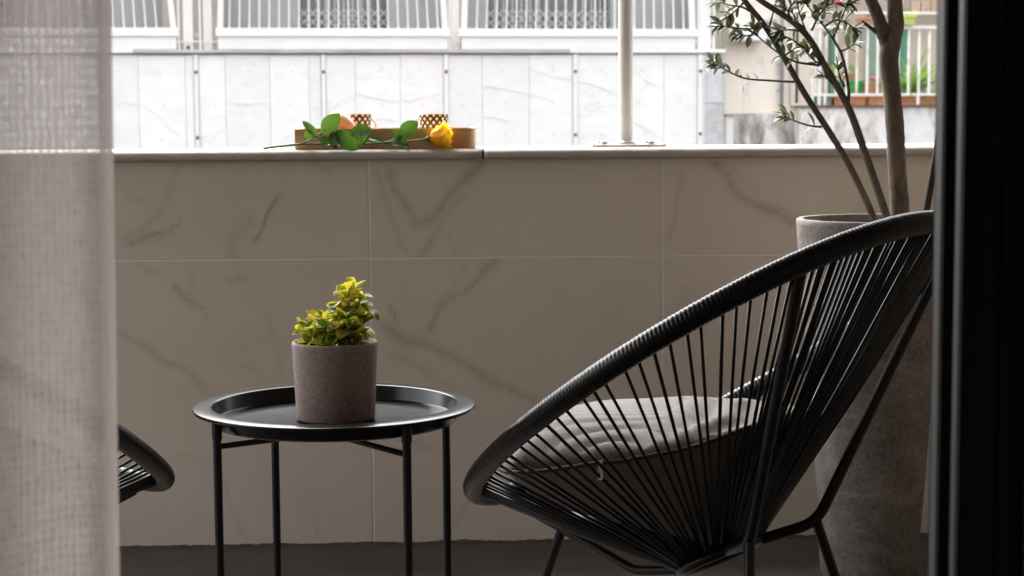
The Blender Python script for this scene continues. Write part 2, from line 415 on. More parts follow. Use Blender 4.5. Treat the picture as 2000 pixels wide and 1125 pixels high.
def mat_curtain():
    m = N('sheer_linen'); uv = m.n('UVMap')
    def uvn(sc, detail=2, rough=.5, dist=0):
        mp = m.n('Mapping'); mp.inputs['Scale'].default_value = (*sc, 1); m.l(uv.outputs[0], mp.inputs[0])
        return m.noise(mp.outputs[0], 1, detail, rough, dist)
    def wav(d, sc, dist):
        x = m.n('TexWave', wave_type='BANDS', bands_direction=d); x.inputs['Scale'].default_value = sc; x.inputs['Distortion'].default_value = dist
        x.inputs['Detail'].default_value = 2; x.inputs['Detail Scale'].default_value = 1.2; m.l(uv.outputs[0], x.inputs['Vector']); return x.outputs['Fac']
    vx = wav('X', 70, 3.0); vy = wav('Y', 46, 3.5)
    hole = m.mathn('MULTIPLY', vx, m.mathn('MULTIPLY_ADD', vy, .65, .35))
    slub = uvn((230, 95), 3, .6)
    op = m.mathn('MULTIPLY', hole, m.mathn('MULTIPLY_ADD', slub, 2.2, -.55, clamp=True))
    sxu = m.n('SeparateXYZ'); m.l(uv.outputs[0], sxu.inputs[0])
    hem = m.mathn('MULTIPLY_ADD', m.mathn('GREATER_THAN', sxu.outputs[0], .018), .75, .25)
    op = m.mathn('MULTIPLY', m.mathn('MULTIPLY_ADD', op, .5, .07, clamp=True), hem)
    c = m.ramp(uvn((260, 40), 3), [(.3, (.54, .465, .43)), (.7, (.63, .56, .525))])
    df = m.n('BsdfDiffuse'); tl = m.n('BsdfTranslucent'); tp = m.n('BsdfTransparent')
    m.l(c, df.inputs['Color']); m.l(c, tl.inputs['Color'])
    a = m.n('MixShader'); a.inputs[0].default_value = .5; m.l(df.outputs[0], a.inputs[1]); m.l(tl.outputs[0], a.inputs[2])
    b = m.n('MixShader'); m.l(op, b.inputs[0]); m.l(a.outputs[0], b.inputs[1]); m.l(tp.outputs[0], b.inputs[2])
    m.l(b.outputs[0], m.out.inputs['Surface']); return m.m
MAT['curtain'] = mat_curtain()

# ------------------------------------------------------------------ ground, floor, shell
WY = 4.05                                    # inner face of the parapet
DY = 1.42                                    # outer face of our facade
def struct(name, g, mat, auto=None):
    o = g.build(name, mat, None, auto=auto); o['kind'] = 'structure'; return o
struct('street', G().box(-400, 400, -200, 600, -7.3, -7.0), MAT['asphalt'])
struct('balcony_floor', G().box(-3.4, 2.3, DY - .25, 4.33, -.22, 0), MAT['floor'])
struct('balcony_ceiling', G().box(-3.4, 2.3, DY, 4.42, 2.52, 2.74), MAT['ceiling_in'])
struct('room_floor', G().box(-2.4, 1.7, -3.0, DY - .252, -.22, -.004), MAT['room'])
struct('room_ceiling', G().box(-2.4, 1.7, -3.0, DY - .252, 2.5, 2.7), MAT['room'])
struct('room_wall', G().box(-2.6, -2.402, -3.0, DY - .252, -.22, 2.7).box(1.702, 1.9, -3.0, DY - .252, -.22, 2.7).box(-2.6, 1.9, -3.2, -3.002, -.22, 2.7), MAT['room'])
JX = at(1845, 560, 1.3).x                     # right jamb
fac = empty('facade_wall', (0, DY - .12, 0), 'rendered balcony wall around the open doorway with the dark door frame', 'wall')
G().box(JX + .05, 2.3, DY - .25, DY, -.22, 2.74).build('wall_panel', MAT['facade_dark'], fac)
G().box(-3.4, -1.35, DY - .25, DY, -.22, 2.74).build('wall_panel', MAT['facade_dark'], fac)
G().box(-1.35, JX + .05, DY - .25, DY, 2.3, 2.74).build('lintel', MAT['facade_dark'], fac)
shadew = G().box(1.34, 1.52, DY + .001, 4.018, 0, 2.519).build('shade_wall', MAT['facade_dark']); tag(shadew, 'unseen wall added to keep light off the tall cement planter', 'wall')  # unseen wall added close by to darken the right side

# ------------------------------------------------------------------ parapet
VEINS = [([(245,470),(275,455),(310,420),(330,380),(345,330),(370,315)], 11, .55), ([(250,482),(285,462),(320,450),(355,436)], 6, .9),
 ([(300,470),(335,452),(360,425)], 5, .6), ([(498,472),(514,440),(528,410),(542,383)], 6, 1.0), ([(455,502),(460,450),(490,425)], 13, .45),
 ([(232,355),(250,380),(280,395)], 6, .5), ([(612,318),(625,328),(645,330)], 5, .6),
 ([(735,335),(752,390),(770,450),(792,492)], 7, .6), ([(762,335),(790,400),(812,440),(850,428),(885,372),(935,318)], 13, .75), ([(818,502),(850,455),(905,380)], 7, .6),
 ([(855,440),(875,460),(890,495)], 5, .5),
 ([(1302,475),(1318,425),(1328,370),(1330,335)], 6, .6), ([(1395,318),(1425,340),(1447,385),(1475,402),(1515,408),(1545,438)], 14, .85), ([(1440,330),(1480,365),(1478,400)], 6, .5),
 ([(268,515),(285,523),(302,537)], 6, .7), ([(342,560),(370,590),(398,605)], 7, .8), ([(372,525),(376,575),(402,625)], 5, .5),
 ([(236,648),(300,690),(355,715),(392,750),(430,785)], 9, .65), ([(445,545),(462,538),(482,540)], 6, .7), ([(505,600),(530,650),(545,700),(552,745)], 6, .5),
 ([(478,715),(505,730),(530,752)], 6, .6), ([(570,520),(600,535),(640,545)], 5, .4), ([(435,690),(470,672),(520,665),(570,672)], 5, .35),
 ([(972,508),(945,530),(905,572),(862,600),(838,645)], 10, .75), ([(905,520),(890,560),(850,600)], 6, .5),
 ([(752,640),(790,662),(850,680),(900,705),(950,740),(1000,762),(1042,785)], 14, .8), ([(758,598),(768,612),(776,630)], 5, 1.0), ([(770,690),(812,716),(870,750),(930,792)], 9, .55),
 ([(425,880),(447,990),(482,1055)], 6, .55), ([(600,965),(622,1020),(615,1050)], 5, .5), ([(345,885),(400,900),(445,935)], 5, .4),
 ([(1332,560),(1345,600),(1382,650)], 5, .5), ([(880,1050),(905,1000),(930,940)], 5, .6), ([(780,860),(830,880),(880,895)], 8, .5), ([(1330,660),(1350,720),(1345,760)], 6, .45)]
VW = [([at(x, y, WY) for x, y in p], wd * WY / FPX, s) for p, wd, s in VEINS]
def vein_at(x, z):
    q = Vector((x + .012 * noise.noise((x * 14, z * 14, 3)), 0, z + .012 * noise.noise((x * 14, z * 14, 9)))); best = 0
    for pts, wd, s in VW:
        if x < min(p.x for p in pts) - .08 or x > max(p.x for p in pts) + .08: continue
        d = 9
        for a, b in zip(pts, pts[1:]):
            ax, az, dx, dz = a.x, a.z, b.x - a.x, b.z - a.z
            t = max(0, min(1, ((q.x - ax) * dx + (q.z - az) * dz) / (dx * dx + dz * dz + 1e-9)))
            d = min(d, math.hypot(q.x - ax - t * dx, q.z - az - t * dz))
        best = max(best, s * math.exp(-(d / wd) ** 2))
    return best
CT = at(1000, 290, WY).z                      # top of the coping
CH = .023
gx1, gx2 = at(722, 500, WY).x, at(1293, 500, WY).x
TW = gx2 - gx1
gz = at(1000, 502, WY).z
par = empty('parapet_wall', (0, WY + .1, 0), 'low balcony wall clad in veined marble tiles under a white coping', 'wall')
G().box(-3.4, 2.3, WY + .0011, 4.27, 0, CT - CH - .001).build('wall_core', MAT['grout'], par)
def tile(x0, x1, z0, z1, fine):
    b = .0010; y0, y1 = WY, WY + .006
    nx = max(1, int((x1 - x0) / .0075)) if fine else 2; nz = max(1, int((z1 - z0) / .0075)) if fine else 2
    V = []; Fc = []; A = []
    for j in range(nz + 1):
        for i in range(nx + 1):
            x = x0 + b + (x1 - x0 - 2 * b) * i / nx; z = z0 + b + (z1 - z0 - 2 * b) * j / nz
            V.append((x, y0, z)); A.append(vein_at(x, z) if fine else 0)
    for j in range(nz):
        for i in range(nx):
            a = j * (nx + 1) + i; Fc.append((a, a + 1, a + nx + 2, a + nx + 1))
    n = len(V)
    edge = [i for i in range(nx + 1)] + [j * (nx + 1) + nx for j in range(1, nz + 1)] + [nz * (nx + 1) + i for i in range(nx - 1, -1, -1)] + [j * (nx + 1) for j in range(nz - 1, 0, -1)]
    for k, e in enumerate(edge):
        x, y, z = V[e]
        x2 = x0 if abs(x - x0 - b) < 1e-6 else (x1 if abs(x - x1 + b) < 1e-6 else x); z2 = z0 if abs(z - z0 - b) < 1e-6 else (z1 if abs(z - z1 + b) < 1e-6 else z)
        V += [(x2, y0 + b, z2), (x2, y1, z2)]; A += [A[e], 0]
    m_ = len(edge)
    for k in range(m_):
        k2 = (k + 1) % m_
        Fc.append((edge[k2], edge[k], n + 2 * k, n + 2 * k2)); Fc.append((n + 2 * k2, n + 2 * k, n + 2 * k + 1, n + 2 * k2 + 1))
    o = mobj('tile', V, Fc, MAT['tile'], par)
    at_ = o.data.attributes.new('vein', 'FLOAT', 'POINT'); at_.data.foreach_set('value', A)
GR = .0034
for k in range(-5, 4):
    x0, x1 = gx1 + k * TW + GR / 2, gx1 + (k + 1) * TW - GR / 2
    if x1 > 2.3: x1 = 2.3
    if x0 < -3.4: x0 = -3.4
    if x1 - x0 < .02: continue
    fine = -1 <= k <= 1
    tile(x0, x1, gz + GR / 2, CT - CH - .002, fine)
    tile(x0, x1, .003, gz - GR / 2, fine)
# ragged mortar bead along the foot of the tiles
V = []; Fc = []; n = 900
for i in range(n + 1):
    x = -3.4 + 5.7 * i / n
    h = .0055 + .004 * noise.noise((x * 9, 0, 0)) + .003 * noise.noise((x * 40, 1, 0)) + .002 * noise.noise((x * 120, 2, 0))
    V += [(x, WY - .012, 0.0), (x, WY - .0015, h), (x, WY + .011, h)]
for i in range(n): a = i * 3; Fc += [(a, a + 3, a + 4, a + 1), (a + 1, a + 4, a + 5, a + 2)]
mobj('mortar_bead', V, Fc, MAT['mortar'], par)
# coping: two long slabs with a rounded, slightly worn nose
jx = at(943, 296, WY).x
def coping(x0, x1, seed):
    nx = int((x1 - x0) / .012); prof = []
    y0, y1 = WY - .028, 4.30; r = CH / 2
    for k in range(9):
        a = -math.pi / 2 + math.pi * k / 8; prof.append((y0 + r - r * math.cos(a), CT - r + r * math.sin(a)))
    prof += [(y1, CT), (y1, CT - CH)]
    V = []; Fc = []; m_ = len(prof)
    for i in range(nx + 1):
        x = x0 + (x1 - x0) * i / nx
        for k, (y, z) in enumerate(prof):
            dn = .0035 * noise.noise((x * 6, seed, 0)) + .0022 * noise.noise((x * 25, seed, 4)) if 0 < k < 8 else 0
            e = .0012 * math.exp(-min(i, nx - i) * 1.5) if k < 9 else 0
            V.append((x, y + dn + e, z - abs(dn) * .35 * (k > 4)))
    for i in range(nx):
        for k in range(m_):
            a, b = i * m_ + k, i * m_ + (k + 1) % m_; Fc.append((a, a + m_, b + m_, b))
    Fc += [tuple(range(m_)), tuple(nx * m_ + k for k in reversed(range(m_)))]
    o = mobj('coping_slab', V, Fc, MAT['coping'], par, smooth=True)
G().box(jx - .0021, jx + .0021, WY - .022, 4.29, CT - CH + .001, CT - .003).build('joint_mortar', MAT['mortar'], par)
coping(-3.4, jx - .0022, 1.3); coping(jx + .0022, 2.3, 7.7)

# ------------------------------------------------------------------ doorway: jamb, door leaf, curtain
jb = empty('door_frame', (JX, 1.3, 0), 'dark metal door frame with side faces painted paler for daylight beside the doorway', 'door frame')
def vbar(name, px0, px1, Y0, Y1, mat):
    x0, x1 = at(px0, 560, Y0).x, at(px1, 560, Y0).x
    return G().box(x0, x1, Y0, Y1, -.004, 2.3, .0015).build(name, mat, jb)
vbar('lit_side_strip', 1836, 1839, 1.352, 1.372, MAT['frame_lit'])  # plate over the frame's side face, daylight painted into its tone
vbar('jamb', 1839.2, 1925, 1.350, 1.369, MAT['frame_dark'])
vbar('lit_side_strip', 1873.5, 1877, 1.2665, 1.280, MAT['frame_lit'])
G().box(-1.35, JX + .05, 1.34, 1.41, 2.24, 2.299).build('head', MAT['frame_dark'], jb)
dl = empty('door_leaf', (JX + .3, 1.2, 0), 'black panelled door leaf folded open beside the frame', 'door')
dx = at(1877.3, 560, 1.264).x
G().box(dx, dx + .0275, 1.264, 1.2755, .004, 2.235, .001).build('stile_lip', MAT['frame_dark'], dl)
G().box(dx + .028, dx + .62, 1.264, 1.304, .004, 2.235, .002).build('panel', MAT['frame_dark'], dl)
for z0, z1 in ((.12, 1.0), (1.12, 2.1)):
    G().box(dx + .10, dx + .52, 1.2575, 1.2635, z0, z1, .002).build('panel_moulding', MAT['frame_dark'], dl)
# curtain
def curtain():
    Yc = 1.22; xr = at(226, 560, Yc).x; W = 1.05
    nx, nz = 260, 60; V = []; UVs = []; Fc = []
    for j in range(nz + 1):
        z = .015 + 2.26 * j / nz
        for i in range(nx + 1):
            s = i / nx; x = xr - W * (1 - s)
            d = xr - x
            amp = .026 * (1 - math.exp(-d / .03))
            ph = 2 * math.pi * d / .105
            y = Yc + amp * math.sin(ph + .5) * (.8 + .3 * math.sin(d * 23 + 1)) + .006 * math.sin(z * 2.1 + d * 9)
            if d < .02: y += .010 * (1 - d / .02) ** 2
            xx = x + .010 * math.sin(ph * 1.0 + 1.3) * min(1, d / .05) - .003 * math.sin(z * 1.7) + .014 * (z - .87)
            V.append((xx, y, z)); UVs.append((d * 1.5, z))
    for j in range(nz):
        for i in range(nx):
            a = j * (nx + 1) + i; Fc.append((a, a + 1, a + nx + 2, a + nx + 1))
    o = mobj('curtain', V, Fc, MAT['curtain'], None, True, UVs)
    tag(o, 'sheer pale linen curtain hanging in folds at the doorway', 'curtain')
    rod = G().tube([(-1.32, Yc, 2.285), (JX, Yc, 2.285)], .009, 10).build('curtain_rod', MAT['black_metal'], None, True)
    tag(rod, 'black curtain rod fixed under the door lintel', 'curtain rod')
curtain()

# ------------------------------------------------------------------ tray table
TD = FPX * .445 / 555
tc = at(654.5, 787, TD * 1.0); TX, TY, TZ = tc.x, tc.y, tc.z
TR = .2225
tb = empty('tray_table', (TX, TY, 0), 'round black metal tray table with four thin legs, holding the potted plant', 'table')
prof = [(0, -.0245), (.186, -.0245), (.1890, -.0240), (.1902, -.0225), (.1915, -.0018), (.1925, -.0005), (.1945, 0), (.2185, -.0008), (.2215, -.0016), (.2225, -.004), (.2215, -.0065), (.2185, -.0070),
        (.199, -.0066), (.1955, -.008), (.1925, -.024), (.189, -.028), (.183, -.0285), (0, -.0285)]
tr = G().lathe(prof, 120, (TX, TY, TZ)).build('tray', MAT['tray_metal'], tb, auto=50)
hs_ = .1425; ra = R(-15)
legs = []
for sx, sy in ((-1, -1), (1, -1), (1, 1), (-1, 1)):
    ex, ey = sx * hs_, sy * hs_
    legs.append((TX - .012 + ex * math.cos(ra) - ey * math.sin(ra), TY + ex * math.sin(ra) + ey * math.cos(ra)))
# the leg positions as they stand around the tray
legs = [(at(425, 900, TY - .115).x, TY - .115), (at(795, 900, TY - .165).x, TY - .165), (at(872, 900, TY + .115).x, TY + .115), (at(538, 900, TY + .165).x, TY + .165)]
for lx, ly in legs:
    lg = G().tube([(lx, ly, 0.004), (lx, ly, TZ - .0075)], .0066, 14).build('leg', MAT['black_metal'], tb, auto=40)
    G().tube([(lx, ly, 0), (lx, ly, .012)], .0082, 14).build('foot_cap', MAT['cord'], lg, auto=40)
    ang = math.atan2(ly - TY, lx - TX)
    G().tube([(lx, ly, TZ - .034), (lx, ly, TZ - .010)], .0079, 14).build('collar', MAT['black_metal'], lg, auto=40)
for a, b, dz in ((0, 2, .046), (1, 3, .053)):
    G().tube([(*legs[a], TZ - dz), (*legs[b], TZ - dz)], .0045, 10).build('cross_bar', MAT['black_metal'], tb, True)

# ------------------------------------------------------------------ potted plant on the table
pc = (at(656, 800, TY - .005).x, TY - .005, TZ - .0242)
pl = empty('potted_plant', pc, 'variegated yellow and green leafy plant in a speckled stone pot on the tray table', 'potted plant')
PH = .1235
pp = [(0, 0), (.0575, 0), (.0605, .0015), (.0618, .005), (.0640, .06), (.0668, .110), (.0676, .118), (.0672, .1215), (.0655, PH), (.0632, PH), (.0615, .121), (.0605, .112), (.0585, .100), (0, .100)]
G().lathe(pp, 80, pc).build('pot', MAT['stonepot'], pl, auto=60)
sg = G(); V = []; Fc = []
nr, na = 8, 36
for i in range(nr + 1):
    for j in range(na):
        r = .0600 * i / nr; a = 2 * math.pi * j / na
        V.append((pc[0] + r * math.cos(a), pc[1] + r * math.sin(a), pc[2] + .107 + .006 * noise.noise((r * math.cos(a) * 90, r * math.sin(a) * 90, 0))))
for i in range(nr):
    for j in range(na): Fc.append((i * na + j, i * na + (j + 1) % na, (i + 1) * na + (j + 1) % na, (i + 1) * na + j))
mobj('soil', V, Fc, MAT['soil'], pl, True)
G().lathe([(.0612, .100), (.0612, .1155), (.0600, .1165), (.0590, .1155), (.0590, .100)], 64, pc).build('liner_rim', MAT['soil'], pl, True)
def leaf_mesh(name, L, W, curl, fold, mat, nl=7, tip=1.0, base=.12, wmax=.55, wav=0.0, seed=0):
    """a leaf growing along +X from the origin, +Z its upper face"""
    V = []; U = []; Fc = []; k = 4
    x = z = 0; ang = 0
    for i in range(nl + 1):
        t = i / nl
        if t < wmax: wd = base + (1 - base) * math.sin(t / wmax * math.pi / 2) ** .9
        else: wd = math.cos((t - wmax) / (1 - wmax) * math.pi / 2) ** (.75 * tip)
        wd = max(wd, .03) * W / 2
        for j in range(k + 1):
            s = j / k * 2 - 1
            V.append((x, s * wd, z + fold * abs(s) * wd + wav * math.sin(t * 9 + s * 2 + seed) * wd * abs(s))); U.append((j / k, t))
        ang -= curl / nl; x += L / nl * math.cos(ang); z += L / nl * math.sin(ang)
    for i in range(nl):
        for j in range(k): a = i * (k + 1) + j; Fc.append((a, a + k + 1, a + k + 2, a + 1))
    me = bpy.data.meshes.new(name); me.from_pydata(V, [], Fc); me.polygons.foreach_set('use_smooth', [True] * len(Fc))
    l = me.uv_layers.new(name='UVMap')
    for lp in me.loops: l.data[lp.index].uv = U[lp.vertex_index]
    me.materials.append(mat); me.update(); return me
def leaf_at(name, me, parent, p, d, up, s=1.0):
    d = Vector(d).normalized(); up = Vector(up); y = up.cross(d)
    if y.length < 1e-4: y = d.orthogonal()
    y.normalize(); z = d.cross(y)
    o = bpy.data.objects.new(name, me); col.objects.link(o); o.parent = parent
    m = Matrix((d * s, y * s, z * s)).transposed().to_4x4(); m.translation = Vector(p) - Vector(parent.location); o.matrix_local = m
    return o
EU = [leaf_mesh('euonymus_leaf', .0335, .0225, c, f, MAT['varieg'], 8, .42, .14, .60, w_, i) for i, (c, f, w_) in enumerate(((.9, .35, .1), (.4, .5, .05), (1.5, .25, .15), (.1, .55, .1), (-.4, .6, .05), (2.0, .3, .2)))]
# shoots: foot offset in the pot, tip offset (metres right/left, depth, height above the soil), leaf pairs
r2 = random.Random(21)
SH = [((-.030, -.005), (-.046, -.012, .046), 5), ((-.022, .015), (-.034, .010, .060), 6), ((-.012, -.012), (-.016, -.024, .060), 6), ((.006, .010), (.016, .014, .096), 9),
      ((.010, -.010), (.026, -.018, .104), 9), ((.022, .006), (.050, .004, .094), 8), ((.030, -.008), (.062, -.010, .070), 7), ((.020, .020), (.040, .030, .080), 7), ((.000, -.024), (.006, -.036, .050), 6),
      ((.030, -.020), (.044, -.036, .044), 6), ((-.030, .012), (-.058, .008, .044), 5), ((.012, .0), (.038, .000, .108), 8), ((.034, .008), (.054, .012, .050), 5), ((.014, -.022), (.026, -.040, .070), 6)]
zs = pc[2] + .104
for (fx, fy), (tx, ty, th_), npair in SH:
    npair = max(5, round(npair * 1.15))
    p0 = Vector((pc[0] + fx, pc[1] + fy, zs - .004)); p2 = Vector((pc[0] + tx * .86, pc[1] + ty, zs + th_ * .93)); p1 = (p0 + p2) / 2 + Vector((fx - tx, fy - ty, .02)) * .25
    path = smooth_path([p0, p1, p2], 6)
    G().tube(path, [.0018 - .0009 * i / (len(path) - 1) for i in range(len(path))], 6).build('shoot', MAT['green_stem'], pl, True)
    a0 = r2.uniform(0, 6.28)
    for k in range(npair):
        t = .34 + .66 * (k / (npair - 1)) ** .85
        q = path[min(len(path) - 1, int(t * (len(path) - 1) + .5))]
        tang = (path[-1] - path[-3]).normalized()
        a0 += math.pi / 2 + r2.uniform(-.4, .4)
        top = k >= npair - 2
        for sd_ in (0, math.pi):
            if r2.random() < .06: continue
            a = a0 + sd_ + r2.uniform(-.3, .3)
            el = r2.uniform(.3, .9) if top else r2.uniform(-.25, .5)
            d = Vector((math.cos(a) * math.cos(el), math.sin(a) * math.cos(el), math.sin(el))) + tang * .25
            leaf_at('leaf', r2.choice(EU), pl, q, d, (r2.uniform(-.3, .3), r2.uniform(-.3, .3), 1), r2.uniform(.60, .85) if top else r2.uniform(.72, 1.08))

# ------------------------------------------------------------------ string chairs
CHX, CHY, CPH = .4307, 2.8997, 2.3529
EE, ZC, SS, QQ, AA, WW = .1036, .5509, .6294, .0574, .4116, .3462
def ring(th):
    u = AA * math.cos(th); v = WW * math.sin(th) * (1 - EE * math.cos(th)); return Vector((u, v, ZC - SS * u + QQ * u * u))
HUB = Vector((-.046, 0, .2526)); HR = (.060, .068)
def hubp(th): return HUB + Vector((HR[0] * math.cos(th), HR[1] * math.sin(th), -.055 * math.cos(th) * .6 + 0.006))
def make_chair(label, group):
    root = empty('string_chair', (0, 0, 0), label, 'chair', group, local=True)
    # rim: a bent tube wrapped in cord, every turn a ridge
    turns, seg, nn = 400, 4, 14
    K = turns * seg; RV = []; FV = []; rr = .0178
    nrm = None
    for i in range(K):
        th = 2 * math.pi * i / K; p = ring(th); t = (ring(th + .002) - ring(th - .002)).normalized()
        out = (p - Vector((0, 0, ZC))); out = (out - t * out.dot(t)).normalized(); b = t.cross(out)
        jit = 1 + .02 * noise.noise((th * 30, 0, 0))
        for j in range(nn):
            a = 2 * math.pi * j / nn
            ph = (i / seg + j / nn) % 1.0
            r = rr * jit * (1 + .032 * (abs(math.sin(math.pi * ph)) - .6) * 2)
            RV.append(p + (out * math.cos(a) + b * math.sin(a)) * r)
    for i in range(K):
        i2 = (i + 1) % K
        for j in range(nn): FV.append((i * nn + j, i * nn + (j + 1) % nn, i2 * nn + (j + 1) % nn, i2 * nn + j))
    mobj('wrapped_rim', RV, FV, MAT['cord'], root, True)
    G().tube([hubp(2 * math.pi * k / 40) for k in range(40)], .0088, 10, closed=True).build('hub_ring', MAT['black_metal'], root, True)
    # cords, in loose pairs
    rc = random.Random(5); th = .0; k = 0
    while th < 2 * math.pi - .01:
        deg = math.degrees(th); back = abs(deg - 180)
        step = 3.0 if 42 < deg < 142 or 218 < deg < 318 else 1.5
        if 55 < deg < 135 or 225 < deg < 305: step = 3.3 if k % 3 else 4.6
        jitter = R(rc.uniform(-.5, .5))
        p = ring(th + jitter); h = hubp(th * 1.0 + R(rc.uniform(-2, 2)))
        d = (h - p).normalized(); p = p + d * .012
        sag = Vector((rc.uniform(-.002, .002), rc.uniform(-.002, .002), -.004 * rc.random()))
        mid = (p + h) / 2 + sag
        G().tube([p, mid, h], .0026 if k % 4 else .0029, 7).build('cord', MAT['cord'], root, True)
        th += R(step); k += 1
    # tripod frame: each support runs from the rim down to a bend, on to the hub, and carries a leg
    def rod(pts, r, name, sub=1):
        return G().tube(pts, r, 12).build(name, MAT['black_metal'], root, auto=50)
    def bendpath(pts, rad=.03):
        out = [Vector(pts[0])]
        for a, b, c in zip(pts, pts[1:], pts[2:]):
            a, b, c = Vector(a), Vector(b), Vector(c); u_ = (a - b).normalized(); v_ = (c - b).normalized()
            for k in range(6):
                t = k / 5; q0 = b + u_ * rad; q1 = b + v_ * rad
                out.append(q0.lerp(b, t).lerp(b.lerp(q1, t), t))
        out.append(Vector(pts[-1])); return out
    fn = Vector((.300, 0, .253)); fb = Vector((.131, 0, .203))
    rod(bendpath([ring(0) + Vector((-.01, 0, -.02)), fn, fb, hubp(0)], .018), .0088, 'front_support')
    rod([fn + Vector((-.004, 0, -.002)), Vector((.40, 0, .004))], .0088, 'leg')
    G().tube([(.401, 0, 0), (.399, 0, .02)], .0105, 12).build('foot_cap', MAT['cord'], root, auto=40)
    for s in (1, -1):
        bn = Vector((-.172, s * .094, .318))
        rp = ring(R(180 - s * 34)); rp = rp + (bn - rp).normalized() * .016
        rod(bendpath([rp, bn, hubp(R(180 - s * 40))], .028), .0092, 'back_support')
        ft = Vector((-.235, s * .185, .004))
        rod([bn, ft], .0088, 'leg')
        G().tube([ft - Vector((0, 0, .004)), ft + Vector((0, 0, .018))], .0105, 12).build('foot_cap', MAT['cord'], root, auto=40)
    return root
def copy_tree(o, parent=None):
    c = o.copy(); col.objects.link(c); c.parent = parent
    for ch in [x for x in bpy.data.objects if x.parent == o]: copy_tree(ch, c)
    return c
ch1 = make_chair('black string lounge chair with a grey cushion, in front of the cement planter', 'black string lounge chairs')
ch1.location = (CHX, CHY, 0); ch1.rotation_euler.z = CPH
lipx = at(309, 930, 3.11).x
ch2 = copy_tree(ch1); ch2['label'] = 'black string lounge chair half hidden behind the sheer curtain'
ch2.rotation_euler.z = math.pi - CPH
ch2.location = (lipx - (CHX - .065), CHY + .16, 0)

# cushion, in the local frame of the first chair
def cushion():
    root = empty('cushion', (CHX, CHY, 0), 'grey linen cushion with a zip lying in the string chair', 'cushion', None, True, CPH)
    n = 180; top = 52; bot = 14
    def seam(th):
        z = .425 - .035 * math.cos(th) + .008 * math.cos(2 * th + 1.2) + .052 * max(0, -math.cos(th)) + .024 * math.exp(-((math.degrees(th) - 86) / 24) ** 2)
        rp = ring(th); t = min(.93, (z - HUB.z) / max(.01, rp.z - HUB.z))
        p = HUB.lerp(rp, t); k_ = .95
        return Vector((HUB.x + (p.x - HUB.x) * k_, p.y * k_, z))
    S = [seam(2 * math.pi * k / n) for k in range(n)]
    cen = sum(S, Vector()) / n
    V = []; Fc = []
    zip_th = R(86)
    def add_ring(row): V.extend(row)
    for i in range(top):                      # seam -> crown
        t = i / (top - 1) * .985
        row = []
        for k in range(n):
            th = 2 * math.pi * k / n
            p = S[k].lerp(cen, t)
            prof_ = (1 - (1 - t) ** 2.6) ** .5
            crown = .500 + .018 * max(0, -math.cos(th))
            z = S[k].z + (crown - S[k].z) * prof_ - .02 * t * t * 0
            dth = math.atan2(math.sin(th - zip_th), math.cos(th - zip_th))
            rad = math.hypot(dth * .22, t * .25)
            z -= .011 * math.exp(-(rad / .15) ** 2) * (1 - abs(math.sin(rad * 78 + .5 * noise.noise((p.x * 14, p.y * 14, 2))))) ** 2 * min(1, t * 12)
            z += .008 * noise.noise((p.x * 9, p.y * 9, 1)) * min(1, t * 6) + .009 * math.sin(p.x * 70 + 9 * noise.noise((p.x * 6, p.y * 6, 7))) * math.exp(-((th - R(150)) / .7) ** 2) * min(1, t * 6)
            # soft bulge outward just above the seam
            bl = .018 * math.sin(math.pi * min(1, t / .35)) * (1 - t)
            d = (S[k] - cen); d.z = 0; d.normalize()
            row.append(Vector((p.x + d.x * bl * .5, p.y + d.y * bl * .5, z)))
        add_ring(row)
    for i in range(top - 1):
        for k in range(n): Fc.append((i * n + k, i * n + (k + 1) % n, (i + 1) * n + (k + 1) % n, (i + 1) * n + k))
    Fc.append(tuple((top - 1) * n + k for k in range(n)))
    b0 = len(V)
    for i in range(1, bot):
        t = i / (bot - 1) * .97
        for k in range(n):
            th = 2 * math.pi * k / n
            p = S[k].lerp(Vector((HUB.x, HUB.y, S[k].z)), t)
            rp = ring(th); fr = math.hypot(p.x - HUB.x, p.y) / max(.01, math.hypot(rp.x - HUB.x, rp.y))
            zc_ = HUB.z + fr * (rp.z - HUB.z) + .010 + .012 * t
            k_ = min(1, t / .16) ** .8
            p.z = S[k].z + (min(zc_, S[k].z) - S[k].z) * k_ + .002 * noise.noise((p.x * 12, p.y * 12, 5))
            V.append(p)
    for k in range(n): Fc.append((k, b0 + k, b0 + (k + 1) % n, (k + 1) % n))
    for i in range(bot - 2):
        for k in range(n): Fc.append((b0 + i * n + k, b0 + (i + 1) * n + k, b0 + (i + 1) * n + (k + 1) % n, b0 + i * n + (k + 1) % n))
    Fc.append(tuple(b0 + (bot - 2) * n + k for k in reversed(range(n))))
    mobj('cover', V, Fc, MAT['cushion'], root, True)
    G().tube([s + (s - cen).normalized() * .001 for s in S], .0035, 8, closed=True).build('piping', MAT['piping'], root, True)
    k = int(n * 84 / 360); zp = S[k]; out = (zp - cen); out.z = 0; out.normalize(); side = Vector((-out.y, out.x, 0))
    g = G()
    a = zp + out * .006
    for z0_, z1_, h0, h1 in ((.004, -.006, .0030, .0030), (-.006, -.021, .0034, .0054), (-.021, -.026, .0054, .0036)):
        c0, c1 = a + Vector((0, 0, z0_)) + out * .003, a + Vector((0, 0, z1_)) + out * .005
        q = [c0 - side * h0, c0 + side * h0, c1 + side * h1, c1 - side * h1]
        g.add(q + [x + out * .0016 for x in q], [(3, 2, 1, 0), (4, 5, 6, 7), (0, 1, 5, 4), (1, 2, 6, 5), (2, 3, 7, 6), (3, 0, 4, 7)])
    g.build('zip_pull', MAT['brass'], root)
cushion()

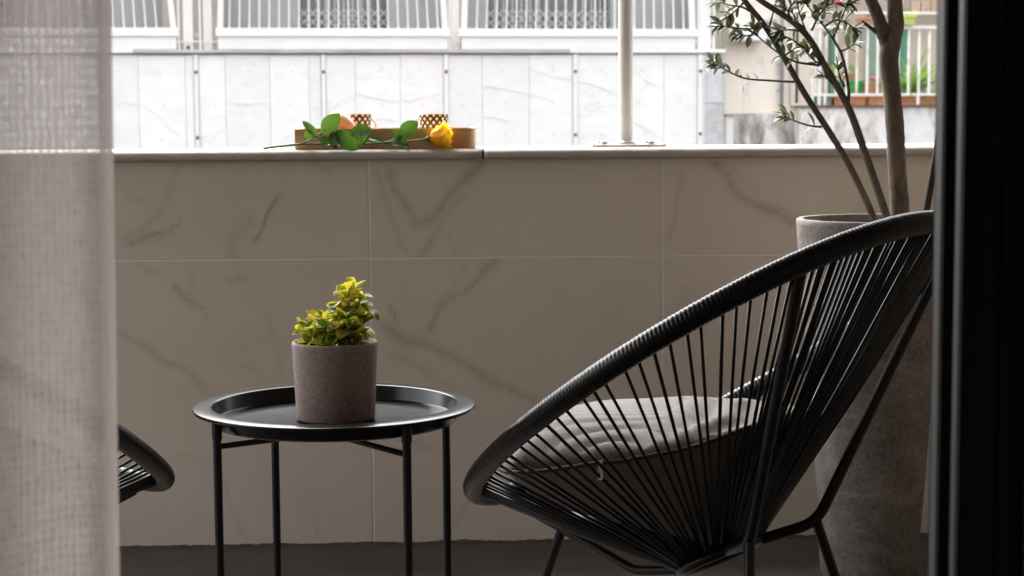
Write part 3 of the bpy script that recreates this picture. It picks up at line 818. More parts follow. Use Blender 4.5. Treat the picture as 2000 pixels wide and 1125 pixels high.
# ------------------------------------------------------------------ cement planter with the olive tree
PY = 3.70
pcx = at(1706, 426, PY); PX, PZ = pcx.x, pcx.z
cp = empty('cement_planter', (PX, PY, 0), 'tall tapered weathered cement planter holding the olive tree', 'planter')
prof = [(0, 0), (.098, 0), (.102, .006), (.106, .10), (.128, PZ * .55), (.154, PZ * .90), (.1595, PZ - .012), (.1605, PZ - .003), (.158, PZ), (.148, PZ), (.1455, PZ - .004), (.144, PZ - .04), (.13, PZ - .12), (0, PZ - .12)]
pr2 = []
for (a, b), (c, d) in zip(prof, prof[1:]):
    kk = max(1, int(math.hypot(c - a, d - b) / .03))
    for k in range(kk): pr2.append((a + (c - a) * k / kk, b + (d - b) * k / kk))
pr2.append(prof[-1])
o = G().lathe(pr2, 72, (PX, PY, 0)).build('planter_body', MAT['concretepot'], cp, auto=50)
for v in o.data.vertices:
    d = .0022 * noise.noise(v.co * 9) + .001 * noise.noise(v.co * 30)
    r = Vector((v.co.x - PX, v.co.y - PY, 0))
    if r.length > .02: v.co += r.normalized() * d; v.co.z += d * .4 * (v.co.z > .05)
V = []; Fc = []
for i in range(nr + 1):
    for j in range(na):
        r = .141 * i / nr; a = 2 * math.pi * j / na
        V.append((PX + r * math.cos(a), PY + r * math.sin(a), PZ - .055 + .012 * noise.noise((r * math.cos(a) * 40, r * math.sin(a) * 40, 0))))
for i in range(nr):
    for j in range(na): Fc.append((i * na + j, i * na + (j + 1) % na, (i + 1) * na + (j + 1) % na, (i + 1) * na + j))
mobj('soil', V, Fc, MAT['soil'], cp, True)

ot = empty('olive_tree', (PX, PY, PZ - .05), 'young olive tree with a knotted trunk and slim leafy stems in the cement planter', 'tree')
def pxw(d): return d * PY / FPX / 2
def stem(pts, r0, r1, name='stem', mat='twig', sub=7, n=10, wob=.0):
    path = smooth_path(pts, sub); m_ = len(path) - 1
    rs = [r0 + (r1 - r0) * i / m_ for i in range(m_ + 1)]
    if name == 'trunk': rs = [r * (1 if i < m_ * .84 else 1 - .75 * (i - m_ * .84) / (m_ * .16)) for i, r in enumerate(rs)]
    if wob: rs = [r * (1 + wob * noise.noise((i * .55, r0 * 99, 0))) for i, r in enumerate(rs)]
    return G().tube(path, rs, n).build(name, MAT[mat], ot, True), path
def O(x, y, dy=0): return at(x, y, PY + dy)
tpath = smooth_path([O(1758, 470), O(1757, 400), O(1752, 330), O(1748, 250), O(1741, 170), O(1736, 115), O(1741, 80), O(1749, 50), O(1748, 22), O(1747, -20), O(1752, -90), O(1760, -180, -.03), O(1765, -280, -.05)], 8)
tw_ = [37, 37, 36, 36, 35, 38, 39, 33, 31, 29, 25, 20, 14]
G().tube(tpath, [pxw(tw_[min(11, i // 8)] + (tw_[min(12, i // 8 + 1)] - tw_[min(11, i // 8)]) * (i % 8) / 8 if i < 96 else 14) * (1 + .07 * noise.noise((i * .5, 3, 0))) for i in range(len(tpath))], 18).build('trunk', MAT['bark'], ot, True)
stem([O(1740, 112), O(1733, 85), O(1722, 56), O(1712, 26), O(1698, -8), O(1672, -70), O(1650, -150, .03), O(1640, -240, .05)], pxw(33), pxw(15), 'limb', 'bark', 7, 14, .07)
stem([O(1712, 63), O(1700, 54), O(1683, 41)], pxw(9), pxw(6), 'branch_stub', 'twig', 4, 8)
sA, pA = stem([O(1712, 448, .02), O(1702, 415, .02), O(1660, 325, .02), O(1620, 258, .01), O(1570, 180), O(1530, 110), O(1492, 48), O(1455, 2), O(1415, -60), O(1380, -140)], pxw(15), pxw(10), 'stem', 'twig', 8, 10, .05)
sB, pB = stem([O(1738, 445, -.02), O(1728, 412, -.02), O(1690, 300, -.03), O(1657, 210, -.03), O(1612, 130, -.03), O(1580, 75, -.03), O(1545, 40, -.03), O(1478, -5, -.03), O(1420, -60, -.02), O(1390, -110)], pxw(17), pxw(10), 'stem', 'twig', 8, 10, .05)
stem([O(1804, 440, .02), O(1812, 395, .02), O(1822, 340, .02), O(1832, 280, .02), O(1846, 200, .02), O(1862, 100, .02), O(1880, -40, .02)], pxw(16), pxw(12), 'stem', 'dark_twig', 6, 9)
stem([O(1657, 207, -.03), O(1657, 170, -.035), O(1645, 110, -.04), O(1627, 75, -.045)], pxw(7), pxw(5), 'branch', 'twig', 5, 8)
OL = [leaf_mesh('olive_leaf', .0315, .0125, c, f, MAT['olive_leaf'], 6, .8, .12, .52, .0, i) for i, (c, f) in enumerate(((.5, .3), (.2, .5), (.9, .25), (-.2, .4)))]
r3 = random.Random(33)
def twig(pts, dy, leaves, dens=1.0, tuft=7, r=5, s=1.0):
    """a side twig through pixel points, a few single leaves on the way and a tuft at its end"""
    P = [O(x, y, dy + r3.uniform(-.01, .01) + .02 * i / len(pts)) for i, (x, y) in enumerate(pts)]
    _, path = stem(P, pxw(r), pxw(2.2), 'twig', 'twig', 5, 6)
    m_ = len(path) - 1
    for t in leaves:
        q = path[int(t * m_)]; tg = (path[min(m_, int(t * m_) + 1)] - path[max(0, int(t * m_) - 1)]).normalized()
        a = r3.uniform(0, 6.28)
        for sd_ in (0, math.pi):
            if r3.random() > .9: continue
            n1 = tg.orthogonal().normalized(); n2 = tg.cross(n1); aa = a + sd_ + r3.uniform(-.5, .5)
            d = (n1 * math.cos(aa) + n2 * math.sin(aa)) * .8 + tg * .5 + Vector((0, 0, .25))
            leaf_at('leaf', r3.choice(OL), ot, q, d, (r3.uniform(-.4, .4), r3.uniform(-.6, .1), 1), s * r3.uniform(.75, 1.1))
    tg = (path[-1] - path[-3]).normalized()
    for k in range(tuft + 2):
        a = k * 2.4 + r3.uniform(-.4, .4); n1 = tg.orthogonal().normalized(); n2 = tg.cross(n1)
        spread = .35 + .75 * r3.random()
        d = tg + (n1 * math.cos(a) + n2 * math.sin(a)) * spread * 1.3
        leaf_at('leaf', r3.choice(OL), ot, path[-1 - (k % 3)], d, (r3.uniform(-.4, .4), r3.uniform(-.6, .1), 1), s * r3.uniform(.7, 1.1))
twig([(1551, 160), (1500, 157), (1455, 153), (1420, 138), (1392, 122)], 0, [.38, .48, .56, .62, .72, .8, .88, .94], tuft=11)
twig([(1605, 248), (1580, 245), (1550, 235), (1532, 226)], 0, [.25, .7, .85], tuft=7)
twig([(1602, 128), (1560, 122), (1535, 112), (1505, 92), (1480, 70), (1470, 55)], -.03, [.2, .3, .45, .62, .8, .9], tuft=9)
twig([(1480, 70), (1460, 58), (1430, 54), (1408, 50)], -.01, [.3, .55, .75], tuft=9)
twig([(1478, 30), (1450, 14), (1425, 10), (1408, 4)], 0, [.5], tuft=5)
twig([(1600, 112), (1585, 85), (1572, 55), (1560, 20), (1552, -20)], -.03, [.2, .4, .5, .6, .7, .8, .9], tuft=9)
twig([(1627, 75), (1610, 52), (1588, 25), (1570, 2)], -.045, [.1, .2, .4, .55, .7, .85], tuft=10)
twig([(1627, 75), (1636, 52), (1648, 25), (1660, 0), (1672, -30)], -.045, [.05, .12, .3, .6, .8], tuft=7)
twig([(1632, 170), (1622, 160), (1610, 148)], -.03, [.3, .6], tuft=5)
twig([(1612, 130), (1590, 118), (1572, 98)], -.03, [.3, .5, .8], tuft=7)
twig([(1650, 170), (1640, 150), (1636, 128)], -.035, [.4, .7], tuft=4)
twig([(1545, 40), (1540, 20), (1552, 0), (1545, -30)], -.03, [.3, .5, .7, .9], tuft=6)
twig([(1500, 60), (1510, 25), (1520, -10)], 0, [.8], tuft=5)
twig([(1570, 95), (1548, 78), (1530, 70)], -.03, [.4, .7], tuft=6)
twig([(1585, 60), (1600, 30), (1618, 8)], -.05, [.3, .5, .75], tuft=8)
twig([(1492, 48), (1478, 62), (1465, 70), (1448, 68)], 0, [.3, .6, .8], tuft=8)
twig([(1530, 110), (1545, 100), (1560, 92), (1575, 95)], .01, [.3, .6], tuft=6)
twig([(1455, 2), (1440, 18), (1425, 30)], 0, [.4, .7], tuft=5)
twig([(1560, 60), (1540, 58), (1522, 62)], -.03, [.4, .7], tuft=7)
twig([(1610, 52), (1630, 40), (1650, 42), (1668, 55)], -.05, [.3, .5, .7], tuft=6)
twig([(1588, 25), (1605, 14), (1630, 6), (1655, 8)], -.05, [.2, .4, .6, .8], tuft=8)
twig([(1572, 55), (1556, 42), (1548, 25), (1530, 18)], -.04, [.3, .5, .7, .9], tuft=8)
twig([(1640, 100), (1655, 95), (1668, 85)], -.04, [.5], tuft=5)
for k in range(26):                           # the crown above the frame
    x, y = r3.uniform(1360, 1790), r3.uniform(-440, -150); dy = r3.uniform(-.18, .12)
    bx_, by_ = x + r3.uniform(20, 90), y + r3.uniform(40, 120)
    twig([(bx_, by_), ((x + bx_) / 2, (y + by_) / 2 - 8), (x, y)], dy, [.2, .4, .6, .8], tuft=8)

# ------------------------------------------------------------------ things on the coping
SY = 4.13
# tray
x0, x1 = at(573, 272, SY - .10).x, at(930, 272, SY - .10).x
ty0, ty1 = WY + .005, WY + .235
tz0, tzh = CT + .0005, .046
bt = empty('bamboo_tray', ((x0 + x1) / 2, (ty0 + ty1) / 2, CT), 'shallow bamboo serving tray with handle slots on the coping', 'tray')
def rrect(x0, x1, y0, y1, r, k=6, rl_=.003):
    out = []; R_ = r
    for cx_, cy_, a0, r in ((x1 - r, y1 - r, 0, R_), (x0 + rl_, y1 - rl_, 90, rl_), (x0 + rl_, y0 + rl_, 180, rl_), (x1 - r, y0 + r, 270, R_)):
        for i in range(k + 1): a = R(a0 + 90 * i / k); out.append((cx_ + r * math.cos(a), cy_ + r * math.sin(a)))
    return out
def tray_wall():
    oo = rrect(x0, x1, ty0, ty1, .022); ii = rrect(x0 + .009, x1 - .009, ty0 + .009, ty1 - .009, .013)
    # split the short ends so that a hand slot can be left open
    def densify(l):
        out = []
        for a, b in zip(l, l[1:] + l[:1]):
            out.append(a)
            if abs(a[0] - b[0]) < 1e-6 and abs(a[1] - b[1]) > .05:
                for s in (.3, .7): out.append((a[0], a[1] + (b[1] - a[1]) * s))
        return out
    oo, ii = densify(oo), densify(ii); k = len(oo)
    lv = [0, .020, .034, tzh]; V = []; Fc = []
    for z in lv: V += [(*p, tz0 + z) for p in oo] + [(*p, tz0 + z) for p in ii]
    def slot(j): a, b = oo[j], oo[(j + 1) % k]; return abs(a[0] - b[0]) < 1e-6 and abs(a[1] - b[1]) > .05
    for L in range(3):
        for j in range(k):
            j2 = (j + 1) % k; a, b = L * 2 * k, (L + 1) * 2 * k
            if L == 1 and slot(j):
                Fc += [(a + j, a + j2, a + k + j2, a + k + j), (b + j, b + k + j, b + k + j2, b + j2), (a + j, a + k + j, b + k + j, b + j), (a + j2, b + j2, b + k + j2, a + k + j2)]
                continue
            Fc += [(a + j, a + j2, b + j2, b + j), (a + k + j2, a + k + j, b + k + j, b + k + j2)]
    b = 3 * 2 * k
    for j in range(k): j2 = (j + 1) % k; Fc += [(b + j, b + j2, b + k + j2, b + k + j), (j2, j, k + j, k + j2)]
    return mobj('tray_wall', V, Fc, MAT['bamboo'], bt)
tray_wall()
G().box(x0 + .0092, x1 - .0092, ty0 + .0092, ty1 - .0092, tz0 + .001, tz0 + .007).build('tray_base', MAT['bamboo'], bt)
def cup(px, R0, Yc, label, hang):
    zb = tz0 + .0072; x = at(px, 240, Yc).x; zt = at(px, 222, Yc).z; Hc = zt - zb
    e = empty('espresso_cup', (x, Yc, zb), label, 'cup', 'diamond patterned cups')
    n = 64; V = []; U = []; Fc = []
    prof = [(.70, 0), (.80, .0), (.84, .03), (.90, .35), (.95, .7), (1.0, .97), (.995, 1.0), (.955, 1.0), (.945, .97), (.90, .7), (.84, .35), (.76, .09), (0.001, .07)]
    for r, t in prof:
        for j in range(n + 1):
            a = 2 * math.pi * j / n; V.append((x + R0 * r * math.cos(a), Yc + R0 * r * math.sin(a), zb + t * Hc)); U.append((j / n, t))
    nb = 6
    def faces(i0, i1):
        return [(i * (n + 1) + j, i * (n + 1) + j + 1, (i + 1) * (n + 1) + j + 1, (i + 1) * (n + 1) + j) for i in range(i0, i1) for j in range(n)]
    mobj('outer_wall', V, faces(0, 6), MAT['cup'], e, True, U)
    mobj('inner_wall', V, faces(6, len(prof) - 1), MAT['porcelain'], e, True, U)
    pts = []
    for k in range(11):
        a = -math.pi * .5 + math.pi * k / 10; rr = R0 * .93 + .019 * math.cos(a)
        pts.append((x + rr * math.cos(hang), Yc + rr * math.sin(hang), zb + Hc * .55 + Hc * .30 * math.sin(a)))
    G().tube(pts, .0032, 8).build('handle', MAT['porcelain'], e, True)
cup(847, .0345, ty0 + .12, 'diamond patterned espresso cup behind the yellow rose bloom, on the bamboo tray', R(165))
cup(697, .0345, ty0 + .15, 'diamond patterned espresso cup half hidden by the glazed pastry, on the bamboo tray', R(30))
# pastry
def pastry():
    Yp = ty0 + .075; c = at(672, 250, Yp); zb = tz0 + .0072; ztop = at(660, 216, Yp).z
    V = []; Fc = []; nu, nv = 28, 40
    for i in range(nu + 1):
        t = i / nu; z = zb + (ztop - zb) * t
        prof_ = (.026 + .006 * min(1, t / .5)) if t < .55 else .032 * max(.02, (1 - ((t - .55) / .45) ** 1.7)) ** .62
        if t < .04: prof_ *= .3 + .7 * t / .04
        for j in range(nv):
            a = 2 * math.pi * j / nv; lump = 1 + .08 * math.sin(3 * a + t * 6) + .12 * noise.noise((math.cos(a) * 1.4, math.sin(a) * 1.4, t * 3))
            fl = 1 + (.03 * math.cos(a * 16) if t < .5 else 0)
            V.append((c.x - .014 * t + prof_ * lump * fl * math.cos(a) * 1.08 + .012 * t * t * (1 if math.cos(a) > 0 else -.3) * (1 - t), Yp + prof_ * lump * fl * math.sin(a), z))
    for i in range(nu):
        for j in range(nv): Fc.append((i * nv + j, i * nv + (j + 1) % nv, (i + 1) * nv + (j + 1) % nv, (i + 1) * nv + j))
    Fc += [tuple(reversed(range(nv))), tuple(nu * nv + j for j in range(nv))]
    o = mobj('pastry', V, Fc, MAT['bread'], None, True)
    o.data.transform(Matrix.Translation((-c.x, -Yp, -zb))); o.location = (c.x, Yp, zb)
    tag(o, 'brown glazed pastry with a pale pink top standing in the bamboo tray', 'pastry')
pastry()
# rose lying along the front of the tray
RY = WY - .010
def Pz(x, y, dy=0): return at(x, y, RY + dy)
rs = empty('rose', Pz(700, 291), 'long stemmed yellow rose lying along the coping before the bamboo tray', 'flower')
sp_ = smooth_path([Pz(514, 290), Pz(540, 286.5), Pz(585, 282), Pz(640, 280.5), Pz(700, 281), Pz(755, 279), Pz(800, 276), Pz(836, 271)], 6)
G().tube(sp_, [.0030 - .0010 * i / (len(sp_) - 1) for i in range(len(sp_))], 8).build('stalk', MAT['green_stem'], rs, True)
for pts in ([(585, 282), (604, 274), (622, 262), (634, 254)], [(604, 274), (612, 262), (604, 250)], [(742, 280), (760, 276), (778, 268)], [(742, 279), (758, 281), (772, 281)]):
    pth = smooth_path([Pz(x, y, -.004 * i) for i, (x, y) in enumerate(pts)], 4)
    G().tube(pth, .0014, 6).build('leaf_stalk', MAT['green_stem'], rs, True)
RL = [leaf_mesh('rose_leaf', 1.0, .66, c, f, MAT['rose_leaf'], 9, .9, .18, .45, .06, i) for i, (c, f) in enumerate(((.5, .18), (.25, .1), (.8, .25)))]
RLn = [leaf_mesh('rose_leaf', 1.0, .34, c, f, MAT['rose_leaf'], 8, .8, .15, .45, .05, i) for i, (c, f) in enumerate(((.6, .3), (.3, .4)))]
def rleaf(a, b, face, me, dy0=-.01, dy1=-.02):
    p, q = Pz(*a, dy0), Pz(*b, dy1); d = q - p
    leaf_at('leaf', me, rs, p, d, face, d.length)
F_ = Vector((0, -1, .35))
rleaf((630, 262), (662, 221), (0.1, -1, .2), RL[1], -.004, -.012)          # tall round leaf
rleaf((621, 268), (592, 234), (-.3, -.8, .6), RLn[0])
rleaf((604, 272), (598, 254), (0, -1, .2), RL[0])
rleaf((650, 257), (655, 290), (-.2, -1, .2), RL[1], -.018, -.030)
rleaf((624, 270), (646, 279), (0, -1, .3), RL[0], -.012, -.02)
rleaf((655, 258), (700, 289), (.15, -1, .35), RL[0], -.020, -.034)
rleaf((684, 262), (726, 247), (.1, -.9, .55), RL[0], -.016, -.02)
rleaf((706, 260), (700, 289), (.2, -1, .1), RLn[1], -.02, -.03)
rleaf((704, 284), (720, 262), (.1, -1, .2), RLn[1], -.02, -.022)
rleaf((640, 282), (684, 262), (0, -.7, .8), RL[2], -.010, -.018)
rleaf((750, 278), (722, 265), (0, -.8, .7), RLn[0], -.008, -.014)
rleaf((780, 266), (816, 236), (.1, -1, .3), RL[1], -.004, -.006)
rleaf((782, 270), (762, 252), (-.2, -.9, .4), RL[0], -.010, -.014)
rleaf((780, 272), (784, 254), (.2, -.9, .3), RL[2], -.012, -.022)
rleaf((768, 270), (804, 283), (.2, -.8, .6), RL[2], -.010, -.018)
rleaf((765, 283), (800, 284), (0, -.6, .8), RLn[1], -.01, -.02)
# bloom: cupped petals round an axis pointing along the stalk
def bloom():
    base = Pz(834, 271); tip = Pz(884, 262, -.01); ax = (tip - base).normalized(); L = .058
    n1 = Vector((0, 0, 1)); n1 = (n1 - ax * n1.dot(ax)).normalized(); n2 = ax.cross(n1)
    rb = random.Random(3)
    def petal(a0, width, R0, flare, Lp, open_, seed):
        V = []; U = []; Fc = []; nu, nv = 9, 9
        for i in range(nu + 1):
            t = i / nu
            rad = R0 * (math.sin(min(1, t * 1.2) * math.pi / 2) ** .8) + flare * max(0, t - .72) ** 2 * 4
            for j in range(nv + 1):
                s = j / nv * 2 - 1
                wd = width * (.35 + .65 * math.sin(min(1, t * 1.35) * math.pi / 2)) * (1 - .18 * t ** 6)
                a = a0 + s * wd
                ll = Lp * t * (1 - .14 * s * s * t) + .0012 * math.sin(s * 5 + seed) * t
                rr = rad * (1 + open_ * s * s) + .0009 * noise.noise((s * 2, t * 3, seed))
                V.append(base + ax * ll + (n1 * math.cos(a) + n2 * math.sin(a)) * rr); U.append((j / nv, t))
        for i in range(nu):
            for j in range(nv): a = i * (nv + 1) + j; Fc.append((a, a + 1, a + nv + 2, a + nv + 1))
        mobj('petal', V, Fc, MAT['petal'], rs, True, U)
    for k in range(5): petal(k * 1.2566 + .3, .72, .0250 - .0015 * (k % 2), (.026 if k in (0, 3) else .010), L * (.82 + .06 * (k % 3)), .05, k)
    for k in range(5): petal(k * 1.2566 + .95, .75, .0190, .007, L * (.93 + .05 * (k % 2)), .03, k + 9)
    for k in range(4): petal(k * 1.57 + .2, .9, .0130, .003, L * 1.02, .0, k + 20)
    for k in range(3): petal(k * 2.09 + .2, 1.2, .0075, .0, L * .95, .0, k + 30)
    petal(1.05, .55, .0255, .016, L * .86, .05, 41)
    for k in range(5):
        a = k * 1.2566 + .1; d = ax * .6 + (n1 * math.cos(a) + n2 * math.sin(a)) * .75
        leaf_at('sepal', RLn[k % 2], rs, base - ax * .002, d, (n1 * math.cos(a) + n2 * math.sin(a)) * -1 + ax, .026)
    G().tube([base - ax * .006, base, base + ax * .006], [.0025, .0055, .009], 10).build('hip', MAT['green_stem'], rs, True)
bloom()
# pole on its base plate
PO = WY + .13
px_ = at(1222, 270, PO).x
plx0, plx1 = at(1153, 282, PO).x, at(1295, 282, PO).x
po = empty('support_pole', (px_, PO, CT), 'white steel pole bolted by a flat plate to the coping', 'pole')
bp = G().box(plx0, plx1, PO - .06, PO + .06, CT + .0005, CT + .0065, .001).build('base_plate', MAT['galv'], po)
G().tube([(px_, PO, CT + .0066), (px_, PO, 2.519)], .0168, 28).build('tube', MAT['pole_paint'], po, auto=40)
G().lathe([(.0169, .0066), (.0255, .0066), (.022, .011), (.0172, .0145)], 28, (px_, PO, CT)).build('weld_collar', MAT['pole_paint'], po, True)
for sx in (-1, 1):
    for sy in (-1, 1):
        b = (px_ + sx * .055, PO + sy * .042, CT)
        G().lathe([(.0, .0066), (.0085, .0066), (.0085, .0125), (.0075, .0135), (0, .0135)], 6, b).build('bolt', MAT['galv'], po)
        
# ------------------------------------------------------------------ the building across the street
BY, BA = 16.0, R(7.5)
B0 = at(870, 190, BY)
BE = Vector((math.cos(BA), math.sin(BA), 0)); BN = Vector((-math.sin(BA), math.cos(BA), 0))   # along the facade, away from us
def bl(px, py, off=0.0):
    """local (s, z) on the facade plane set back by off"""
    r = ray(px, py); o = B0 + BN * off
    t = (o - CAM).dot(BN) / r.dot(BN); q = CAM + r * t - B0
    return q.dot(BE), q.z + B0.z
def sx_(px, off=0.0, py=150): return bl(px, py, off)[0]
def sz_(py, off=0.0, px=870): return bl(px, py, off)[1]
def bgroot(name, label, cat, group=None, s=0, off=0, z=0):
    o = empty(name, B0 + BE * s + BN * off, label, cat, group, True, BA); o.location.z = z
    o['_s'] = s; o['_o'] = off; o['_z'] = z; return o
def bpart(name, parent=None): 
    o = bpy.data.objects.new(name, None); col.objects.link(o); o.parent = parent; o['_local'] = 1; return o
ab = bgroot('apartment_building', 'white marble clad apartment building with barred balconies across the street', 'building')
SL0, SL1 = sx_(-700), sx_(1414)
ZT = sz_(104); ZB = -2.6
core = G().box(SL0, SL1, .012, .22, ZB, ZT - .005).build('balcony_parapet', MAT['joint_pale'], ab)
core['_local'] = 1
edges = [200, 270, 362, 378, None, 388, 440, 527, 604, 627, None, 636, 694, 782, 866, None, 876, 942, 1034, 1118, None, 1128, 1210, 1297, 1362]
left = [200 - 88 * k for k in range(10, 0, -1)]
edges = left + edges
strips = [(378, 388), (627, 636), (866, 876), (1118, 1128), (1362, 1372)]
rb = random.Random(11)
for a, b in zip(edges, edges[1:]):
    if a is None or b is None: continue
    s0, s1 = sx_(a) + .0014, sx_(b) - .0014; d = rb.uniform(-.003, .003)
    G().box(s0, s1, d, .032, ZB + .01, ZT - .012 - rb.uniform(0, .01), .002).build('marble_slab', MAT['slab'], core)
    zz = [sz_(y) for y in (139, 203, 266)]
    if s1 - s0 > .2:
        for z in zz:
            G().lathe([(0, 0), (.006, 0), (.006, .004), (0, .004)], 8).build('anchor_pin', MAT['cap_grey'], core).matrix_local = Matrix.Translation(((s0 + s1) / 2 + rb.uniform(-.03, .03), d - .0045, z + rb.uniform(-.01, .01))) @ Matrix.Rotation(R(-90), 4, 'X')
for a, b in strips:
    s0, s1 = sx_(a), sx_(b)
    G().box(s0 + .004, s1 - .004, -.022, .03, ZB, ZT - .01, .003).build('cover_strip', MAT['white_paint'], core)
    for y in (140, 265):
        G().lathe([(0, 0), (.016, 0), (.013, .008), (0, .01)], 8).build('bolt', MAT['rust'], core).matrix_local = Matrix.Translation(((s0 + s1) / 2, -.0225, sz_(y))) @ Matrix.Rotation(R(90), 4, 'X')
# grey marble end pier
for y0, y1 in ((108, 204), (204.6, 242), (242.6, 300), (300.6, 420)):
    G().box(sx_(1376), sx_(1413), rb.uniform(-.004, .004), .032, sz_(y1), sz_(y0), .003).build('marble_slab', MAT['slab_grey'], core)
G().box(sx_(1372.5), sx_(1375.5), -.01, .03, ZB, ZT - .01).build('cover_strip', MAT['white_paint'], core)
# rusty veins running across the slabs
CR = [[(222,190),(245,201),(268,206),(285,212),(310,228),(330,250),(358,270)], [(390,272),(415,262),(440,253)], [(440,201),(480,204),(527,202)], [(606,210),(626,214),(640,217),(660,205),(694,184)], [(694,182),(730,192),(782,200)],
      [(786,195),(800,198),(830,190),(866,181)], [(944,168),(990,176),(1034,185),(1080,198)], [(1035,134),(1070,148),(1118,156),(1130,160),(1170,170),(1208,189)], [(1237,137),(1265,160),(1297,174)], [(1236,196),(1250,180),(1270,160)], [(1237,238),(1265,255),(1290,272)],
      [(722,237),(745,233),(780,238)], [(944,228),(975,232),(1000,240)], [(800,198),(796,210),(790,222)]]
for pl_ in CR:
    P2 = [bl(x, y, -.005) for x, y in pl_]; V = []; Fc = []
    path = smooth_path([(s, 0, z) for s, z in P2], 5); m_ = len(path) - 1
    for i, p in enumerate(path):
        wd = .0027 * (1.1 + noise.noise((p.x * 9, p.z * 9, 0))) * min(1, (m_ - i) / 3 + .3)
        V += [(p.x, -.0062, p.z - wd + .006 * noise.noise((p.x * 12, p.z * 12, 1))), (p.x, -.0062, p.z + wd + .006 * noise.noise((p.x * 12, p.z * 12, 1)))]
    for i in range(m_): Fc.append((2 * i, 2 * i + 2, 2 * i + 3, 2 * i + 1))
    mobj('vein', V, Fc, MAT['crack'], core)
# cap
G().box(sx_(-700), sx_(262) - .002, -.035, .30, ZT, sz_(95.5), .006).build('cap_slab', MAT['white_paint'], core)
G().box(sx_(262), sx_(1112), -.045, .30, ZT, sz_(98), .006).build('cap_slab', MAT['cap_grey'], core)
G().box(sx_(1112) + .002, sx_(1415), -.035, .30, ZT, sz_(97), .006).build('cap_slab', MAT['white_paint'], core)
# body of the building: set back wall with openings, slab above, side
OFF = 1.35
s0, s1 = sx_(-700, OFF), sx_(1392, OFF, 50)
bw = G()
zf, zc = ZT - 1.0, ZT + 1.75
ops = [(sx_(588, OFF), sx_(760, OFF)), (sx_(952, OFF), sx_(1192, OFF)), (sx_(-200, OFF), sx_(60, OFF))]
bw = bw.box(s0, s1, OFF, OFF + .25, -7, zf)
xs = sorted(ops); cur = s0
for a, b in xs: bw.box(cur, a, OFF, OFF + .25, zf, zc); bw.box(a, b, OFF, OFF + .25, zf + 2.35, zc); cur = b
bw.box(cur, s1, OFF, OFF + .25, zf, zc)
bw.build('set_back_wall', MAT['shutter'], ab)
G().box(SL0, SL1, .80, OFF + 4, zc, zc + .22).build('upper_slab', MAT['white_paint'], ab)
G().box(SL0, SL1, .05, OFF, zf - .2, zf).build('balcony_slab', MAT['white_paint'], ab)
G().box(SL0, SL1, .031, .20, -7, ZB - .002).build('lower_wall', MAT['white_paint'], ab)
G().box(s0, s1, OFF + .252, OFF + 4, -7, zc - .002).build('inner_block', MAT['recess'], ab)
def lattice(a, b):
    w_ = bpart('window', ab)
    G().box(a, b, OFF + .20, OFF + .21, zf, zf + 2.35).build('glazing', MAT['glass_dark'], w_)
    n = max(4, round((b - a) / .088)); dx_ = (b - a) / n
    for k in range(n + 1):
        G().box(a + k * dx_ - .006, a + k * dx_ + .006, OFF + .06, OFF + .075, zf, zf + 2.35).build('gate_upright', MAT['galv'], w_)
    zt_ = sz_(17, OFF); g = G()
    zk = zt_
    h = dx_ * 1.02
    while zk > sz_(80, OFF):
        for k in range(n):
            xa, xb = a + k * dx_, a + (k + 1) * dx_
            for p, q in (((xa, zk), (xb, zk - h)), ((xa, zk - h), (xb, zk))):
                dxx, dzz = q[0] - p[0], q[1] - p[1]; l_ = math.hypot(dxx, dzz); nx_, nz_ = -dzz / l_ * .0055, dxx / l_ * .0055
                yy = OFF + .050 + (.006 if p[1] > q[1] else 0)
                g.add([(p[0] + nx_, yy, p[1] + nz_), (q[0] + nx_, yy, q[1] + nz_), (q[0] - nx_, yy, q[1] - nz_), (p[0] - nx_, yy, p[1] - nz_),
                       (p[0] + nx_, yy + .005, p[1] + nz_), (q[0] + nx_, yy + .005, q[1] + nz_), (q[0] - nx_, yy + .005, q[1] - nz_), (p[0] - nx_, yy + .005, p[1] - nz_)],
                      [(0, 1, 2, 3), (7, 6, 5, 4), (0, 4, 5, 1), (1, 5, 6, 2), (2, 6, 7, 3), (3, 7, 4, 0)])
        zk -= h
    g.build('gate_lattice', MAT['galv'], w_)
for a, b in ops: lattice(a, b)
